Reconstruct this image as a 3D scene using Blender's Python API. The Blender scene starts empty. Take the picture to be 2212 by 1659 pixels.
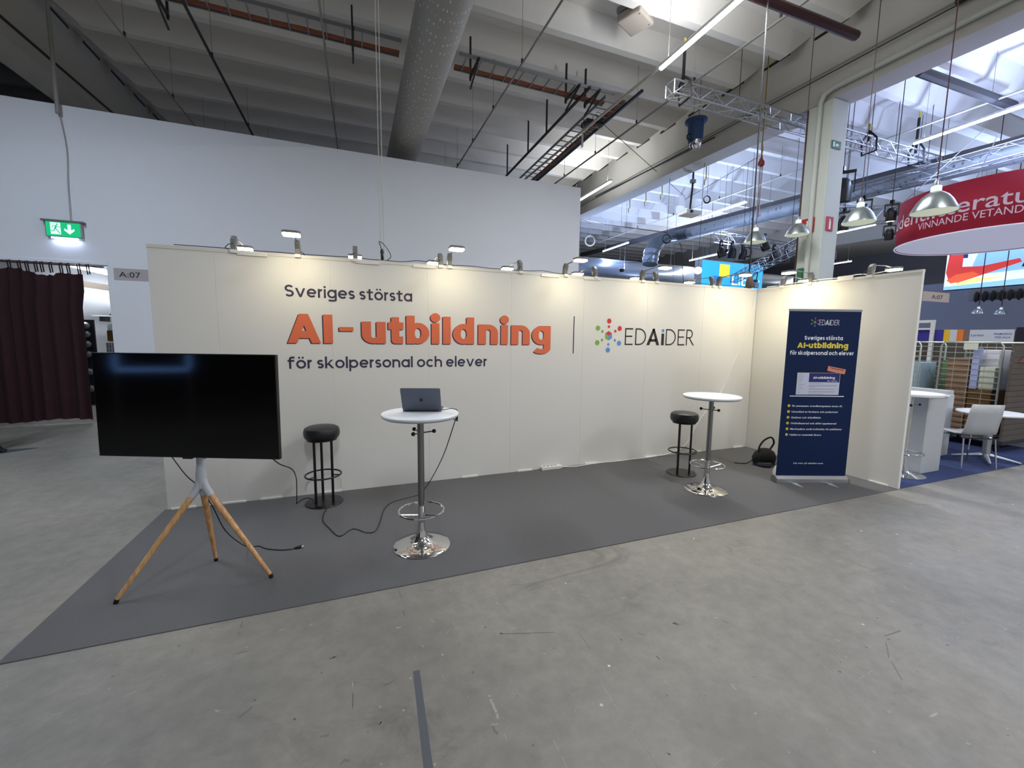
import bpy, bmesh, math, random
from mathutils import Vector, Matrix
R = random.Random(7)
S = bpy.context.scene
COL = S.collection
# ------------------------------------------------------------------ camera
yaw, pit, rol = 0.36437831, -0.1082412, 0.01179068
f = Vector((math.sin(yaw)*math.cos(pit), math.cos(yaw)*math.cos(pit), math.sin(pit)))
r0 = Vector((math.cos(yaw), -math.sin(yaw), 0)); u0 = r0.cross(f)
rr = r0*math.cos(rol)+u0*math.sin(rol); uu = -r0*math.sin(rol)+u0*math.cos(rol)
cd = bpy.data.cameras.new('camera'); cam = bpy.data.objects.new('camera', cd); COL.objects.link(cam)
cam.matrix_world = Matrix(((rr.x, uu.x, -f.x, 1.72037), (rr.y, uu.y, -f.y, -4.75383), (rr.z, uu.z, -f.z, 1.68576), (0, 0, 0, 1)))
cd.sensor_width = 36; cd.lens = 894.513/2212*36; cd.clip_start = 0.05; cd.clip_end = 200
S.camera = cam
# ------------------------------------------------------------------ world, exposure
w = bpy.data.worlds.new('world'); S.world = w; w.use_nodes = True
bg = w.node_tree.nodes['Background']; bg.inputs[0].default_value = (0.90, 0.93, 1.0, 1); bg.inputs[1].default_value = 0.14
vs = S.view_settings; vs.view_transform = 'Standard'; vs.look = 'None'; vs.exposure = 1.3; vs.gamma = 1; vs.use_curve_mapping = False
TUBE_W = 29.5     # W per metre of hall tube
SPOT_W = 1.1      # W per booth arm spot

# ------------------------------------------------------------------ materials
def lin(c):
    return tuple(((v/12.92) if v <= .04045 else ((v+.055)/1.055)**2.4) for v in c)
def hexc(h): return lin(tuple(int(h[i:i+2], 16)/255 for i in (0, 2, 4)))
def mat(name, col, rough=.5, metal=0.0, emit=0, noise=0, nscale=20, bump=0, bscale=60, spec=.5, alpha=1, coat=0, ecol=None):
    m = bpy.data.materials.new(name); m.use_nodes = True
    nt = m.node_tree; b = nt.nodes['Principled BSDF']
    c = hexc(col) if isinstance(col, str) else col
    b.inputs['Base Color'].default_value = (*c, 1); b.inputs['Roughness'].default_value = rough
    b.inputs['Metallic'].default_value = metal; b.inputs['Specular IOR Level'].default_value = spec
    b.inputs['Coat Weight'].default_value = coat
    if alpha < 1: b.inputs['Alpha'].default_value = alpha
    if emit:
        e = hexc(ecol) if ecol else c
        b.inputs['Emission Color'].default_value = (*e, 1); b.inputs['Emission Strength'].default_value = emit
    if noise or bump:
        tc = nt.nodes.new('ShaderNodeTexCoord')
        if noise:
            n = nt.nodes.new('ShaderNodeTexNoise'); n.inputs['Scale'].default_value = nscale; n.inputs['Detail'].default_value = 5
            nt.links.new(tc.outputs['Object'], n.inputs['Vector'])
            mx = nt.nodes.new('ShaderNodeMix'); mx.data_type = 'RGBA'
            mx.inputs[6].default_value = (*[v*(1-noise) for v in c], 1); mx.inputs[7].default_value = (*[min(1, v*(1+noise)) for v in c], 1)
            nt.links.new(n.outputs['Fac'], mx.inputs[0]); nt.links.new(mx.outputs[2], b.inputs['Base Color'])
        if bump:
            n = nt.nodes.new('ShaderNodeTexNoise'); n.inputs['Scale'].default_value = bscale; n.inputs['Detail'].default_value = 3
            nt.links.new(tc.outputs['Object'], n.inputs['Vector'])
            bp = nt.nodes.new('ShaderNodeBump'); bp.inputs['Strength'].default_value = bump; bp.inputs['Distance'].default_value = .01
            nt.links.new(n.outputs['Fac'], bp.inputs['Height']); nt.links.new(bp.outputs[0], b.inputs['Normal'])
    return m

def concrete():
    m = bpy.data.materials.new('worn_concrete'); m.use_nodes = True
    nt = m.node_tree; L = nt.links; b = nt.nodes['Principled BSDF']
    N = lambda t, **k: nt.nodes.new(t)
    tc = N('ShaderNodeTexCoord')
    def noise(sc, det, rough=.6, vec=None, dist=0):
        n = N('ShaderNodeTexNoise'); n.inputs['Scale'].default_value = sc; n.inputs['Detail'].default_value = det
        n.inputs['Roughness'].default_value = rough; n.inputs['Distortion'].default_value = dist
        L.new(vec or tc.outputs['Object'], n.inputs['Vector']); return n.outputs['Fac']
    def ramp(fac, stops):
        r = N('ShaderNodeValToRGB'); e = r.color_ramp.elements
        e[0].position, e[0].color = stops[0][0], (*stops[0][1], 1); e[1].position, e[1].color = stops[-1][0], (*stops[-1][1], 1)
        for p, c in stops[1:-1]:
            k = e.new(p); k.color = (*c, 1)
        L.new(fac, r.inputs[0]); return r.outputs[0]
    def mix(a, bb, fac, mode='MIX'):
        x = N('ShaderNodeMix'); x.data_type = 'RGBA'; x.blend_type = mode
        if isinstance(fac, (int, float)): x.inputs[0].default_value = fac
        else: L.new(fac, x.inputs[0])
        for i, v in ((6, a), (7, bb)):
            if isinstance(v, tuple): x.inputs[i].default_value = (*v, 1)
            else: L.new(v, x.inputs[i])
        return x.outputs[2]
    base = ramp(noise(.55, 6, .62, dist=.6), [(.3, (.148, .140, .124)), (.5, (.204, .190, .166)), (.72, (.252, .232, .198))])
    fine = ramp(noise(9, 8, .7), [(.3, (.82, .82, .82)), (.7, (1.12, 1.12, 1.12))])
    c = mix(base, fine, 1.0, 'MULTIPLY')
    # dark stains stretched along the aisle
    mp = N('ShaderNodeMapping'); mp.inputs['Scale'].default_value = (.5, 1.3, 1); mp.inputs['Rotation'].default_value = (0, 0, .3); L.new(tc.outputs['Object'], mp.inputs[0])
    st = ramp(noise(1.7, 7, .7, mp.outputs[0], 1.2), [(.60, (0, 0, 0)), (.70, (.55, .55, .55))])
    c = mix(c, (.085, .08, .075), st)
    sp = ramp(noise(26, 2, .5), [(.735, (0, 0, 0)), (.77, (.7, .7, .7))])
    c = mix(c, (.06, .057, .055), sp)
    # white paint specks
    vo = N('ShaderNodeTexVoronoi'); vo.inputs['Scale'].default_value = 4.2; L.new(tc.outputs['Object'], vo.inputs['Vector'])
    ws = ramp(vo.outputs['Distance'], [(.028, (1, 1, 1)), (.04, (0, 0, 0))])
    gate = ramp(noise(.9, 2), [(.44, (0, 0, 0)), (.56, (1, 1, 1))])
    ws2 = mix(ws, gate, 1.0, 'MULTIPLY')
    c = mix(c, (.62, .61, .58), ws2)
    # pale scratches: thin ridges of warped waves
    def scratches(rot, sc, thr, seed):
        mp = N('ShaderNodeMapping'); mp.inputs['Rotation'].default_value = (0, 0, rot); mp.inputs['Location'].default_value = (seed, seed*2, 0)
        mp.inputs['Scale'].default_value = (sc*.18, sc, 1); L.new(tc.outputs['Object'], mp.inputs[0])
        v = N('ShaderNodeTexVoronoi'); v.feature = 'F1'; v.inputs['Scale'].default_value = 1.0; L.new(mp.outputs[0], v.inputs['Vector'])
        return ramp(v.outputs['Distance'], [(thr*.5, (.5, .5, .5)), (thr, (0, 0, 0))])
    for rot, sc, seed in ((.35, 6, 3.1), (1.25, 7, 8.3), (-.6, 5, 5.7)):
        s = scratches(rot, sc, .035, seed); c = mix(c, (.40, .39, .37), s)
    for rot, sc, seed in ((.7, 4, 1.3), (-1.1, 4.5, 2.9)):
        s = scratches(rot, sc, .035, seed); c = mix(c, (.07, .067, .063), s)
    L.new(c, b.inputs['Base Color'])
    ro = ramp(noise(1.3, 5), [(.3, (.50, .50, .50)), (.7, (.66, .66, .66))]); L.new(ro, b.inputs['Roughness'])
    bp = N('ShaderNodeBump'); bp.inputs['Strength'].default_value = .12; bp.inputs['Distance'].default_value = .01
    L.new(noise(5, 6), bp.inputs['Height']); L.new(bp.outputs[0], b.inputs['Normal'])
    return m

def dotted(name, col, dark, scale=(1, 1, 1), rough=.4, metal=.3):
    m = mat(name, col, rough, metal); nt = m.node_tree; b = nt.nodes['Principled BSDF']
    tc = nt.nodes.new('ShaderNodeTexCoord'); mp = nt.nodes.new('ShaderNodeMapping'); mp.inputs['Scale'].default_value = scale
    v = nt.nodes.new('ShaderNodeTexVoronoi'); v.inputs['Randomness'].default_value = .25; v.inputs['Scale'].default_value = 1
    nt.links.new(tc.outputs['UV'], mp.inputs[0]); nt.links.new(mp.outputs[0], v.inputs['Vector'])
    r = nt.nodes.new('ShaderNodeValToRGB'); r.color_ramp.elements[0].position = .12; r.color_ramp.elements[0].color = (*hexc(dark), 1)
    r.color_ramp.elements[1].position = .2; r.color_ramp.elements[1].color = (*hexc(col), 1)
    nt.links.new(v.outputs['Distance'], r.inputs[0]); nt.links.new(r.outputs[0], b.inputs['Base Color'])
    return m

def wood():
    m = mat('oak', 'c89a66', .45); nt = m.node_tree; b = nt.nodes['Principled BSDF']
    tc = nt.nodes.new('ShaderNodeTexCoord'); mp = nt.nodes.new('ShaderNodeMapping'); mp.inputs['Scale'].default_value = (30, 30, 3)
    n = nt.nodes.new('ShaderNodeTexNoise'); n.inputs['Scale'].default_value = 2; n.inputs['Detail'].default_value = 6
    r = nt.nodes.new('ShaderNodeValToRGB'); r.color_ramp.elements[0].position = .35; r.color_ramp.elements[0].color = (*hexc('b27f4c'), 1)
    r.color_ramp.elements[1].position = .65; r.color_ramp.elements[1].color = (*hexc('d2a575'), 1)
    nt.links.new(tc.outputs['Object'], mp.inputs[0]); nt.links.new(mp.outputs[0], n.inputs['Vector']); nt.links.new(n.outputs['Fac'], r.inputs[0]); nt.links.new(r.outputs[0], b.inputs['Base Color'])
    return m

M = dict(
 floor=concrete(), carpet=mat('grey_carpet', '616061', .95, noise=.12, nscale=90, bump=.4, bscale=400, spec=.15),
 bluecarpet=mat('blue_carpet', '3a4468', .95, noise=.15, nscale=60, bump=.4, bscale=300, spec=.15),
 hallwall=mat('hall_wall_paint', 'd8dae0', .8, noise=.02, nscale=3), boothwall=mat('booth_panel', 'dfddd8', .55, noise=.015, nscale=2, bump=.03, bscale=150),
 panelgap=mat('panel_rail', 'd8d5cc', .45), clip=mat('panel_clip', 'e2e0da', .4),
 concrete_ceil=mat('painted_concrete', 'd6d3cd', .85, noise=.06, nscale=1.5), beam=mat('beam_paint', 'b9b6ae', .8, noise=.05, nscale=1.5),
 shadeceil_girder=mat('shaded_rib_and_girder_grey', '6f6f74', .85, noise=.08, nscale=1.5), column=mat('column_paint', 'c3c6bd', .6, noise=.03, nscale=3),  # dark grey puts shade into the left ribs; the girder shares it
 farwall=mat('far_wall', '8b8fa0', .9, noise=.05, nscale=1), fardark=mat('far_wall_dark', '4c4a48', .9, noise=.1, nscale=.6),
 black=mat('black_plastic', '0b0b0d', .4), screen=mat('tv_glass', '020203', .08, spec=.5), softblack=mat('black_fabric', '101012', .9, bump=.3, bscale=200),
 blackmetal=mat('black_lacquered_steel', '0d0d0e', .32), leather=mat('black_vinyl', '17181a', .38, bump=.15, bscale=300),
 chrome=mat('chrome', 'dedede', .07, 1.0), steel=mat('brushed_steel', '8e8f90', .3, 1.0), alu=mat('aluminium', 'b8babd', .32, .9), galv=mat('galvanised', '8b8d90', .42, .8),
 white=mat('white_laminate', 'e9ecee', .35), edge=mat('table_edge', 'b9bdc0', .4), greyplastic=mat('grey_plastic', '70706c', .45), whiteplastic=mat('white_plastic', 'e3e2dd', .35),
 mastgrey=mat('grey_powdercoat', 'b3b6bd', .45), oak=wood(), orange=mat('orange_print', 'df6f49', .5), ink=mat('dark_print', '35304a', .5), ink2=mat('charcoal_print', '2c2628', .5),
 shadow=mat('plum_print', '4a2b45', .5), red=mat('red_print', 'cf3a38', .5), green=mat('green_print', '7fae48', .5), blue=mat('blue_print', '5a93d6', .5),
 navy=mat('navy_banner', '0b2047', .6, noise=.05, nscale=3, spec=.2), wtext=mat('white_print', 'dfe2ea', .5), ytext=mat('yellow_print', 'e2cb3c', .5), salmon=mat('salmon_print', 'd9866f', .5),
 scrgrey=mat('pale_print', 'c3c6da', .5), indigo=mat('indigo_print', '22246a', .5), dgrey=mat('grey_print', '83869a', .5),
 laptop=mat('space_grey_aluminium', '5a5f6c', .38, .55), laptoplogo=mat('laptop_logo', '15181d', .15, .4),
 curtain=mat('burgundy_curtain', '280810', .9, noise=.25, nscale=6), spotglow=mat('spot_diffuser', 'fffbe8', .5, emit=14, ecol='fff4d0'), tube=mat('tube_diffuser', 'ffffff', .5, emit=9, ecol='e8f2ff'),
 exitgreen=mat('exit_green', '0fae6c', .4, emit=.33), exitwhite=mat('exit_white', 'cfe6f5', .4, emit=.36), exitlamp=mat('exit_lamp', 'dfe8ff', .4, emit=1.2),
 signgrey=mat('sign_paper', 'b5b1ba', .6), signbeige=mat('sign_paper_warm', 'a89b98', .6), black_text=mat('sign_text', '22222a', .6),
 copper=mat('orange_cable', '8a4a30', .6), conduit=mat('conduit', '8c8a84', .5), conduitlight=mat('pale_conduit', 'b9b6a8', .5), rust=mat('red_brown_pipe', '3a1514', .5), darkpipe=mat('dark_pipe', '2c2a2c', .6),
 duct=dotted('perforated_duct', '96938c', 'c9c7c2', (34, 60, 1), .5, .15), duct2=dotted('perforated_blue_duct', '868d92', '50575c', (22, 60, 1), .5, .15), ductplain=mat('grey_duct', '566066', .4, .4), silver=mat('silver_duct', '7b828c', .3, .6),
 hoistblue=mat('blue_sack', '1f3a66', .6), yellow=mat('yellow_hook', 'b5a53a', .5), redhook=mat('red_hook', '8d2a28', .5), strap=mat('black_strap', '201d20', .8),
 liblight=mat('lit_blue_panel', '2fa8ea', .4, emit=.36), libyel=mat('lit_yellow', 'efd92e', .4, emit=.36), libblue=mat('lit_blue', '1173e6', .4, emit=.36), libwhite=mat('lit_white', 'ffffff', .4, emit=.42), boxgrey=mat('lightbox_case', '90939a', .4),
 ringred=mat('red_fabric', 'a31733', .7, emit=.02), ringwhite=mat('glowing_white_fabric', 'd2d4ec', .8, emit=.15), ringtext=mat('ring_text', 'd8bcd0', .6, emit=.02),  # glow stands in for light on the fabric, strongest on the underside
 firered=mat('fire_sign_red', 'b3262b', .5), signgreen=mat('green_sign', '2f6b48', .5), signwhite=mat('sign_white', 'e6ece8', .5),
 bell=mat('bell_shade', '9aa2a4', .25, .75), bellglow=mat('bell_inner', 'c3c9b8', .4, emit=.2), gear=mat('lamp_gear', 'cfe6d4', .3, emit=.3),
 glassy=mat('clear_plastic', 'b9c3c8', .15, alpha=.5), brown=mat('brown_box', '6b4a20', .7), stain=mat('dark_rack', '27282c', .7), greywood=mat('cage_wood', '554c45', .8, noise=.3, nscale=4),
  deskgrey=mat('desk_laminate', 'b4b7ba', .4),
 wire=mat('zinc_wire', 'b8c0b4', .3, .7), cardboard=mat('cardboard', '8a6b52', .8, noise=.2, nscale=8), greencrate=mat('green_crate', '5f7a52', .6), palecloth=mat('pale_cloth', 'c9cbb8', .8), palebag=mat('white_plastic_bag', 'd9d6da', .35, bump=.4, bscale=30),
 jeans=mat('dark_trousers', '15161d', .9), tape=mat('grey_tape', '4b4f55', .5), darktarp=mat('dark_mat', '383f47', .9), lbox=mat('lavender_cloth', 'a9aed6', .8),
 purple=mat('purple_print', '3a2f8a', .6, emit=.03), pyel=mat('poster_yellow', 'e3b52a', .6, emit=.03), por=mat('poster_orange', 'e07a2a', .6, emit=.03), pwhite=mat('poster_white', 'c5c8d2', .6, emit=.03), pdark=mat('poster_dark', '171326', .6), pskin=mat('poster_brown', '7d675c', .6, emit=.02), pblue=mat('poster_text_blue', '4a54a8', .6, emit=.02),  # most poster prints are given a faint glow
)
for nm, c in dict(l_navy='1d2f66', l_red='c23a3a', l_blue='86b8ea', l_skin='e89a96', l_black='0d1428', l_white='cfe2fb', l_yellow='f2e28a', l_green='a8c8a0', l_orange='d65a3a').items():
    M[nm] = mat('led_'+nm[2:], c, .4, emit=.40)

# ------------------------------------------------------------------ mesh builder
V = Vector
class MB:
    def __init__(s): s.v = []; s.f = []; s.uv = {}
    def add(s, vs, fs):
        o = len(s.v); s.v += [tuple(v) for v in vs]; s.f += [tuple(i+o for i in q) for q in fs]; return s
    def box(s, a, b, m=None):
        (x0, y0, z0), (x1, y1, z1) = a, b
        vs = [V((x, y, z)) for x in (x0, x1) for y in (y0, y1) for z in (z0, z1)]
        if m: vs = [m @ v for v in vs]
        return s.add(vs, [(0, 1, 3, 2), (4, 6, 7, 5), (0, 4, 5, 1), (2, 3, 7, 6), (0, 2, 6, 4), (1, 5, 7, 3)])
    def cbox(s, c, d, m=None):
        return s.box([c[i]-d[i]/2 for i in range(3)], [c[i]+d[i]/2 for i in range(3)], m)
    def bar(s, p, q, w, h, up=V((0, 0, 1))):
        p, q = V(p), V(q); d = (q-p).normalized(); x = d.cross(up)
        if x.length < 1e-4: x = d.cross(V((1, 0, 0)))
        x.normalize(); y = x.cross(d); vs = []
        for e in (p, q):
            for a, b in ((-1, -1), (1, -1), (1, 1), (-1, 1)): vs.append(e+x*a*w/2+y*b*h/2)
        return s.add(vs, [(0, 1, 2, 3), (7, 6, 5, 4), (0, 4, 5, 1), (1, 5, 6, 2), (2, 6, 7, 3), (3, 7, 4, 0)])
    def tube(s, pts, r, n=8, closed=False, cap=True):
        pts = [V(p) for p in pts]; k = len(pts); rs = r if isinstance(r, (list, tuple)) else [r]*k
        vs = []; prev = None
        for i, p in enumerate(pts):
            a = pts[(i-1) % k] if (closed or i > 0) else p; b = pts[(i+1) % k] if (closed or i < k-1) else p
            d = (b-a); d = d.normalized() if d.length > 1e-9 else V((0, 0, 1))
            if prev is None:
                x = d.cross(V((0, 0, 1)))
                if x.length < 1e-3: x = d.cross(V((1, 0, 0)))
            else: x = prev - d*prev.dot(d)
            x.normalize(); prev = x; y = d.cross(x)
            for j in range(n):
                t = 2*math.pi*j/n; vs.append(p+(x*math.cos(t)+y*math.sin(t))*rs[i])
        fs = []
        for i in range(k if closed else k-1):
            for j in range(n):
                a = i*n+j; b = i*n+(j+1) % n; c = ((i+1) % k)*n+(j+1) % n; d = ((i+1) % k)*n+j; fs.append((a, b, c, d))
        if cap and not closed: fs += [tuple(range(n))[::-1], tuple((k-1)*n+j for j in range(n))]
        return s.add(vs, fs)
    def ring(s, c, R_, r, n=32, m=6, ax=None):
        c = V(c); ax = ax or (V((1, 0, 0)), V((0, 1, 0)))
        return s.tube([c+ax[0]*R_*math.cos(2*math.pi*i/n)+ax[1]*R_*math.sin(2*math.pi*i/n) for i in range(n)], r, m, True)
    def lathe(s, c, prof, n=32, m=None, cap=True):
        c = V(c); vs = []
        for (r, z) in prof:
            for j in range(n):
                t = 2*math.pi*j/n; v = V((r*math.cos(t), r*math.sin(t), z)); vs.append(c+((m @ v) if m else v))
        fs = []
        for i in range(len(prof)-1):
            for j in range(n): fs.append((i*n+j, i*n+(j+1) % n, (i+1)*n+(j+1) % n, (i+1)*n+j))
        if cap and prof[0][0] > 1e-5: fs.append(tuple(range(n))[::-1])
        if cap and prof[-1][0] > 1e-5: fs.append(tuple((len(prof)-1)*n+j for j in range(n)))
        return s.add(vs, fs)
    def prism(s, poly, o, u, v, t):   # 2D polygon in plane (o,u,v) thickened by vector t
        o, u, v, t = V(o), V(u), V(v), V(t); n = len(poly)
        a = [o+u*p[0]+v*p[1] for p in poly]; b = [q+t for q in a]
        return s.add(a+b, [tuple(range(n))[::-1], tuple(range(n, 2*n))]+[(i, (i+1) % n, n+(i+1) % n, n+i) for i in range(n)])
    def flat(s, poly, o, u, v):
        o, u, v = V(o), V(u), V(v)
        return s.add([o+u*p[0]+v*p[1] for p in poly], [tuple(range(len(poly)))])
    def sphere(s, c, r, n=10):
        return s.lathe(c, [(0.0001, -r)]+[(r*math.sin(math.pi*i/6), -r*math.cos(math.pi*i/6)) for i in range(1, 6)]+[(0.0001, r)], n)
    def build(s, name, m, parent=None, smooth=False, bevel=0, kind=None, label=None, bseg=2):
        me = bpy.data.meshes.new(name)
        inv = WM[parent.name].inverted() if parent else None
        vs = [inv @ V(q) for q in s.v] if parent else s.v
        me.from_pydata([tuple(q) for q in vs], [], s.f)
        bm = bmesh.new(); bm.from_mesh(me); bmesh.ops.recalc_face_normals(bm, faces=bm.faces[:]) if name not in NOFLIP else None
        bm.to_mesh(me); bm.free()
        me.materials.append(M[m] if isinstance(m, str) else m)
        if smooth:
            for p in me.polygons: p.use_smooth = True
            try: me.set_sharp_from_angle(angle=math.radians(42))
            except Exception: pass
        o = bpy.data.objects.new(name, me); COL.objects.link(o)
        if parent: o.parent = parent; WM[o.name] = WM[parent.name].copy()
        else: WM[o.name] = Matrix.Identity(4)
        if bevel:
            b = o.modifiers.new('bevel', 'BEVEL'); b.width = bevel; b.segments = bseg; b.limit_method = 'ANGLE'; b.angle_limit = math.radians(40)
        if kind: o['kind'] = kind
        if label: o['label'] = label
        return o
WM = {}; NOFLIP = set()
def thing(name, label, cat, loc=(0, 0, 0), rz=0, group=None):
    o = bpy.data.objects.new(name, None); COL.objects.link(o); o.empty_display_size = .1
    o.location = loc; o.rotation_euler = (0, 0, rz); WM[o.name] = Matrix.Translation(V(loc)) @ Matrix.Rotation(rz, 4, 'Z')
    o['label'] = label; o['category'] = cat
    if group: o['group'] = group
    return o
def tag(o, label, cat, group=None):
    o['label'] = label; o['category'] = cat
    if group: o['group'] = group
    return o
def rebase(o, loc):      # put a single-mesh thing's origin at its base
    loc = V(loc); o.data.transform(Matrix.Translation(-loc)); o.location = loc; return o
def struct(o): o['kind'] = 'structure'; return o
def dup(root, loc, rz=0, label=None, group=None):
    r = root.copy(); COL.objects.link(r); r.location = loc; r.rotation_euler = (0, 0, rz)
    if label: r['label'] = label
    if group: r['group'] = group
    for ch in list(root.children):
        c = ch.copy(); COL.objects.link(c); c.parent = r
        for g in list(ch.children):
            d = g.copy(); COL.objects.link(d); d.parent = c
    return r
def smoothpath(pts, k=6):
    P = [V(p) for p in pts]; P = [P[0]*2-P[1]]+P+[P[-1]*2-P[-2]]; out = []
    for i in range(1, len(P)-2):
        for j in range(k):
            t = j/k; a, b, c, d = P[i-1], P[i], P[i+1], P[i+2]
            out.append(.5*((2*b)+(c-a)*t+(2*a-5*b+4*c-d)*t*t+(3*b-a-3*c+d)*t**3))
    out.append(P[-2]); return out
def area(name, loc, size, power, col, direction, parent=None, spread=None):
    l = bpy.data.lights.new(name, 'AREA'); l.shape = 'RECTANGLE'; l.size, l.size_y = size; l.energy = power; l.color = col
    if spread: l.spread = spread
    o = bpy.data.objects.new(name, l); COL.objects.link(o)
    d = V(direction).normalized(); q = d.to_track_quat('-Z', 'Y').to_matrix().to_4x4()
    mw = Matrix.Translation(V(loc)) @ q
    if parent: o.parent = parent; mw = WM[parent.name].inverted() @ mw
    o.matrix_local = mw
    return o

# ------------------------------------------------------------------ stroke lettering (geometric sans drawn as strips)
def arc(cx, cy, rx, ry, a0, a1, n=None):
    n = n or max(4, int(abs(a1-a0)/10)); return [(cx+rx*math.cos(math.radians(a0+(a1-a0)*i/n)), cy+ry*math.sin(math.radians(a0+(a1-a0)*i/n))) for i in range(n+1)]
def glyph(ch, w, C, X, As, D):
    h = w/2; d = X*1.02; ct = .30 if w > .05 else 0; hv = h*(1-ct); r = (d-w)/2; ry = X/2-hv; S_ = []; P = []
    circ = lambda cx: S_.append(arc(cx, X/2, r, ry, 0, 360, 36))
    def dot(cx, y=None): y = y or As-h*1.05; rad = h*1.18; P.append([(cx+rad*math.cos(t*math.pi/8), y+rad*math.sin(t*math.pi/8)) for t in range(16)])
    if ch == 'o': circ(h+r); adv = d
    elif ch == 'ö': circ(h+r); [P.append([(h+r+sx*w*.85+h*1.05*math.cos(t*math.pi/8), X+w*1.15+h*1.05*math.sin(t*math.pi/8)) for t in range(16)]) for sx in (-1, 1)]; adv = d
    elif ch in 'ag': circ(h+r); x = h+2*r; S_.append([(x, 0 if ch == 'a' else D*.45), (x, X)]); adv = d
    elif ch == 'd': circ(h+r); S_.append([(h+2*r, 0), (h+2*r, As)]); adv = d
    elif ch == 'b': circ(h+r); S_.append([(h, 0), (h, As)]); adv = d
    elif ch == 'p': circ(h+r); S_.append([(h, D), (h, X)]); adv = d
    elif ch == 'e': S_.append(arc(h+r, X/2, r, ry, 0, 318, 32)); S_.append([(h, X/2), (h+2*r, X/2-.001)]) ; adv = d
    elif ch == 'c': S_.append(arc(h+r, X/2, r, ry, 48, 312, 26)); adv = d*.9
    elif ch in 'sS':
        H = X if ch == 's' else C; q = (H-w)/4; rx = q*(1.22 if ch == 's' else 1.28)
        S_.append(arc(h+rx, H-h-q, rx, q, 28, 270, 20)+arc(h+rx, h+q, rx, q, 90, -152, 20)[1:]); adv = 2*rx+w
    elif ch in 'nhm':
        rx = r*.9; S_.append([(h, 0), (h, X if ch != 'h' else As)]); S_.append([(h, X*.4)]+arc(h+rx, X-hv-rx*.95, rx, rx*.95, 180, 0, 16)+[(h+2*rx, 0)])
        adv = 2*rx+w
        if ch == 'm': S_.append([(h+2*rx, X*.4)]+arc(h+3*rx, X-h-rx*.95, rx, rx*.95, 180, 0, 16)+[(h+4*rx, 0)]); adv = 4*rx+w
    elif ch == 'u': rx = r*.9; S_.append([(h, X)]+arc(h+rx, hv+rx*.95, rx, rx*.95, 180, 360, 16)+[(h+2*rx, X*.6)]); S_.append([(h+2*rx, 0), (h+2*rx, X)]); adv = 2*rx+w
    elif ch == 'r': S_.append([(h, 0), (h, X)]); S_.append(arc(h+r*.85, X-h-r*.8, r*.85, r*.8, 180, 88, 8)); adv = h+r*.9+h*.2
    elif ch in 'il': S_.append([(h, 0), (h, As if ch == 'l' else X)]); adv = w; (dot(h, X+w*.70 if w > .05 else None) if ch == 'i' else None)
    elif ch == 't': q_ = w*.92; W_ = w*1.95 if w > .05 else X*.72; a_ = (W_-w)/2*.85; P += [[(a_, As*.93), (a_+w, As*.93), (a_+w, w*.5), (a_, w*.35)], [(a_, w*.36), (a_+w*.12, w*.14), (a_+w*.4, 0), (W_*.97, 0), (W_*.97, q_), (a_+w*.9, q_)], [(0, X), (W_, X), (W_, X-q_), (0, X-q_)]]; adv = W_
    elif ch == 'f': W_ = X*.72; a_ = W_*.2; S_.append([(a_+h, 0), (a_+h, As-h-w*.9)]+arc(a_+h+w*.9, As-h-w*.9, w*.9, w*.9, 180, 90, 6)+[(W_, As-h)]); S_.append([(0, X-h), (W_*.95, X-h)]); adv = W_
    elif ch == 'k': S_.append([(h, 0), (h, As)]); P.append([(w*.6, X*.42), (w*1.0+X*.42, X), (w*1.0+X*.42+w*1.1, X), (w*.9, X*.30)]); P.append([(w*1.1, X*.5), (w*1.9, X*.68), (w*1.2+X*.52+w*.9, 0), (w*1.2+X*.52-w*.3, 0)]); adv = X*.52+w*2.0
    elif ch == 'v': W_ = X*.98+w*.3; P += [[(0, X), (w*1.05, X), (W_/2+h*1.0, 0), (W_/2-h*1.0, 0)], [(W_, X), (W_-w*1.05, X), (W_/2-h*1.0, 0), (W_/2+h*1.0, 0)]]; adv = W_
    elif ch == 'y': W_ = X*.98+w*.3; P += [[(0, X), (w*1.05, X), (W_/2+h*1.0, 0), (W_/2-h*1.0, 0)], [(W_, X), (W_-w*1.05, X), (W_/2-w*1.2, D), (W_/2-w*.1, D)]]; adv = W_
    elif ch == 'I': S_.append([(h, 0), (h, C)]); adv = w
    elif ch == '-': S_.append([(0, X*.58), (C*.45, X*.58)]); adv = C*.45
    elif ch == ' ': adv = X*.38
    elif ch == 'A': W_ = C*1.02; t = C*.36; P += [[(0, 0), (w*.98, 0), (W_/2+w*.47, C), (W_/2-w*.47, C)], [(W_, 0), (W_-w*.98, 0), (W_/2-w*.47, C), (W_/2+w*.47, C)], [(W_*.24, C*.17), (W_*.76, C*.17), (W_*.76-w*.5, C*.17+w*.85), (W_*.24+w*.5, C*.17+w*.85)]]; adv = W_
    else: adv = X*.5
    if ch == 'g': x = h+2*r; S_[1] = [(x, X), (x, D*.45)]; S_.append([(x, D*.35)]+arc(h+r, D*.42, r, abs(D*.58)-hv, 0, -158, 18))
    return S_, P, adv
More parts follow.
